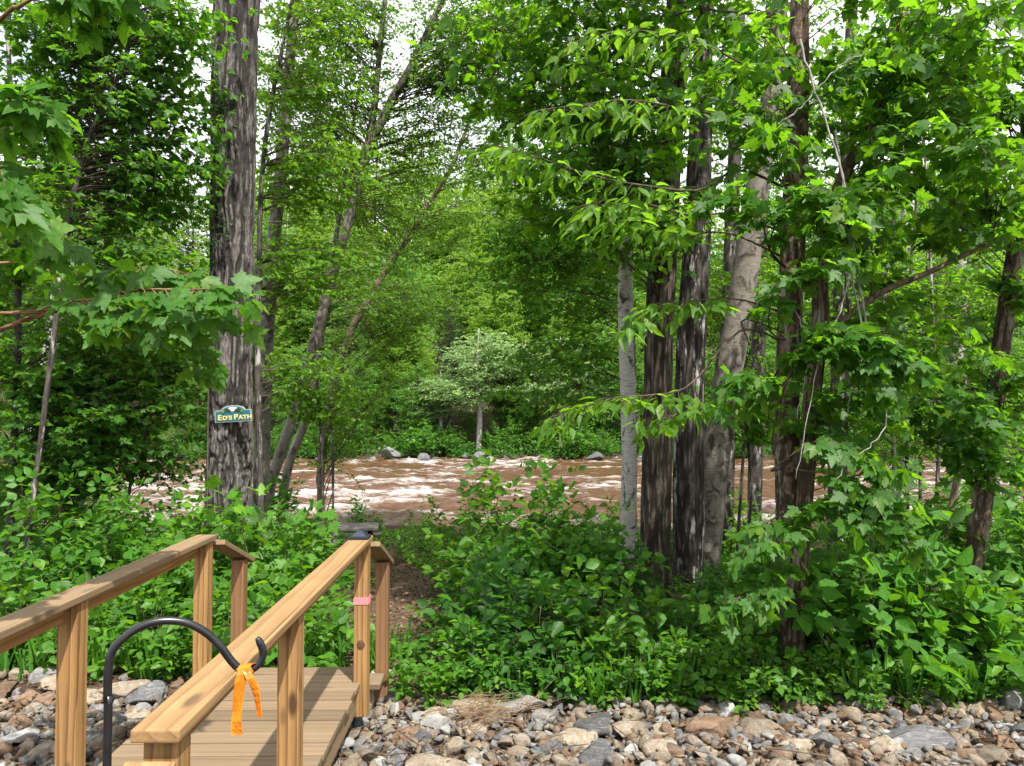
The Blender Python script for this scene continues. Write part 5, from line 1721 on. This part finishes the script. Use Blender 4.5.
for kd in FP:
    lst = sorted([f for f in FT if f[0] == kd], key=lambda f: f[1])
    for i, (_, px, d, s) in enumerate(lst):
        x = (px - 512) / F * d
        lab = f'{LB[kd][0]}, {WORDS[i]} from the left'
        loc = (x, d, gzf(x, d))
        if kd not in fused:
            fused.add(kd)
            o = FP[kd]
            o.location = loc; o.rotation_euler = (0, 0, random.uniform(-.6, .6)); o.scale = (s, s, s)
            o['label'] = lab; o['group'] = LB[kd][1]
        else:
            dup_tree(FP[kd], lab, loc, random.uniform(-.7, .7), (s, s, s * random.uniform(0.9, 1.1)), LB[kd][1])
# shrubs along the far water edge
fs = [-10, 45, 100, 160, 280, 320, 355, 395, 430, 455, 505, 540, 575, 600, 640, 690, 740, 790, 850, 910, 970, 1030]
for i, px in enumerate(fs):
    d = 49.3 + (i * 5 % 4) * 0.5
    s = random.uniform(1.3, 2.3)
    shrub(px, d, s, ('ovate', 'small', 'maple')[i % 3], f'green shrub overhanging the far water edge, {WORDS[i]} from the left', 0.9, 'shrubs along the far water edge')
# boulders at the far water line
for i, px in enumerate((322, 345, 372, 392, 410, 424, 436, 452, 466, 480, 492, 505, 520, 538, 560, 594, 615, 640, 180, 90)):
    d = 47.3 + (i * 3 % 5) * 0.25
    x = (px - 512) / F * d
    s = (1.2, 0.8, 1.3, 2.2, 0.9, 1.5, 1.0, 0.7, 1.6, 1.9, 1.1, 0.9, 0.7, 0.8, 0.6, 1.9, 0.8, 1.0, 1.4, 1.2)[i]
    o = bpy.data.objects.new('boulder', ST[(('slate', 'grey', 'slate')[i % 3], i % 6)])
    COL.objects.link(o)
    s *= 0.55
    o.scale = (s, s, s); o.rotation_euler = (0.1, 0.1, i * 1.3)
    o.location = (x, d, max(gzf(x, d), WATER - 0.05) + 0.22 * s)
    order = sorted((322, 345, 372, 392, 410, 424, 436, 452, 466, 480, 492, 505, 520, 538, 560, 594, 615, 640, 180, 90)).index(px)
    tag(o, f'boulder at the far water line below the trees, {WORDS[order]} from the left', 'boulder', 'boulders at the far water line')

# undergrowth covering the far bank
rng = np.random.default_rng(43)
pos, tip, nrm, size = [], [], [], []
for _ in range(1600):
    x = rng.uniform(-52, 52); y = 48.6 + 34 * rng.random() ** 1.8
    n_ = 60
    rr = rng.uniform(0.5, 1.2)
    d = rng.normal(0, 1, (n_, 3)); d /= np.linalg.norm(d, axis=1, keepdims=True)
    d *= rng.uniform(0.5, 1, (n_, 1)) * np.array([rr, rr, rr * 0.8])
    d[:, 2] = np.abs(d[:, 2])
    pos.append(d + np.array([x, y, gzf(x, y)])); tip.append(d + rng.normal(0, .5, (n_, 3)))
    nrm.append(rng.normal(0, .6, (n_, 3)) + np.array([0, -.3, 1])); size.append(rng.uniform(.12, .28, n_))
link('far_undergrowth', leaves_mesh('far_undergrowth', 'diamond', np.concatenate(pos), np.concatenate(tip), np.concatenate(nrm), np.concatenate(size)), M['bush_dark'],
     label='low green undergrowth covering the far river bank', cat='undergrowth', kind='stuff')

# far woods behind the trees on the far bank
rng = np.random.default_rng(41)
pos, tip, nrm, size = [], [], [], []
for _ in range(240):
    x = rng.uniform(-110, 110); y = rng.uniform(80, 120)
    zc = gzf(x, y) + rng.uniform(0.5, 13) * (0.75 if -0.35 < x / y < 0.05 else 1.15)
    n_ = 240
    d = rng.normal(0, 1, (n_, 3)); d /= np.linalg.norm(d, axis=1, keepdims=True)
    d *= rng.uniform(0.4, 1, (n_, 1)) * np.array([4.2, 4.2, 3.0])
    pos.append(d + np.array([x, y, zc])); t = rng.normal(0, 1, (n_, 3)); tip.append(t)
    nrm.append(rng.normal(0, .6, (n_, 3)) + np.array([0, 0, 1])); size.append(rng.uniform(.35, .75, n_))
link('far_woods', leaves_mesh('far_woods', 'diamond', np.concatenate(pos), np.concatenate(tip), np.concatenate(nrm), np.concatenate(size)), M['far'],
     label='mass of woodland filling the hillside beyond the river trees', cat='woodland', kind='stuff')
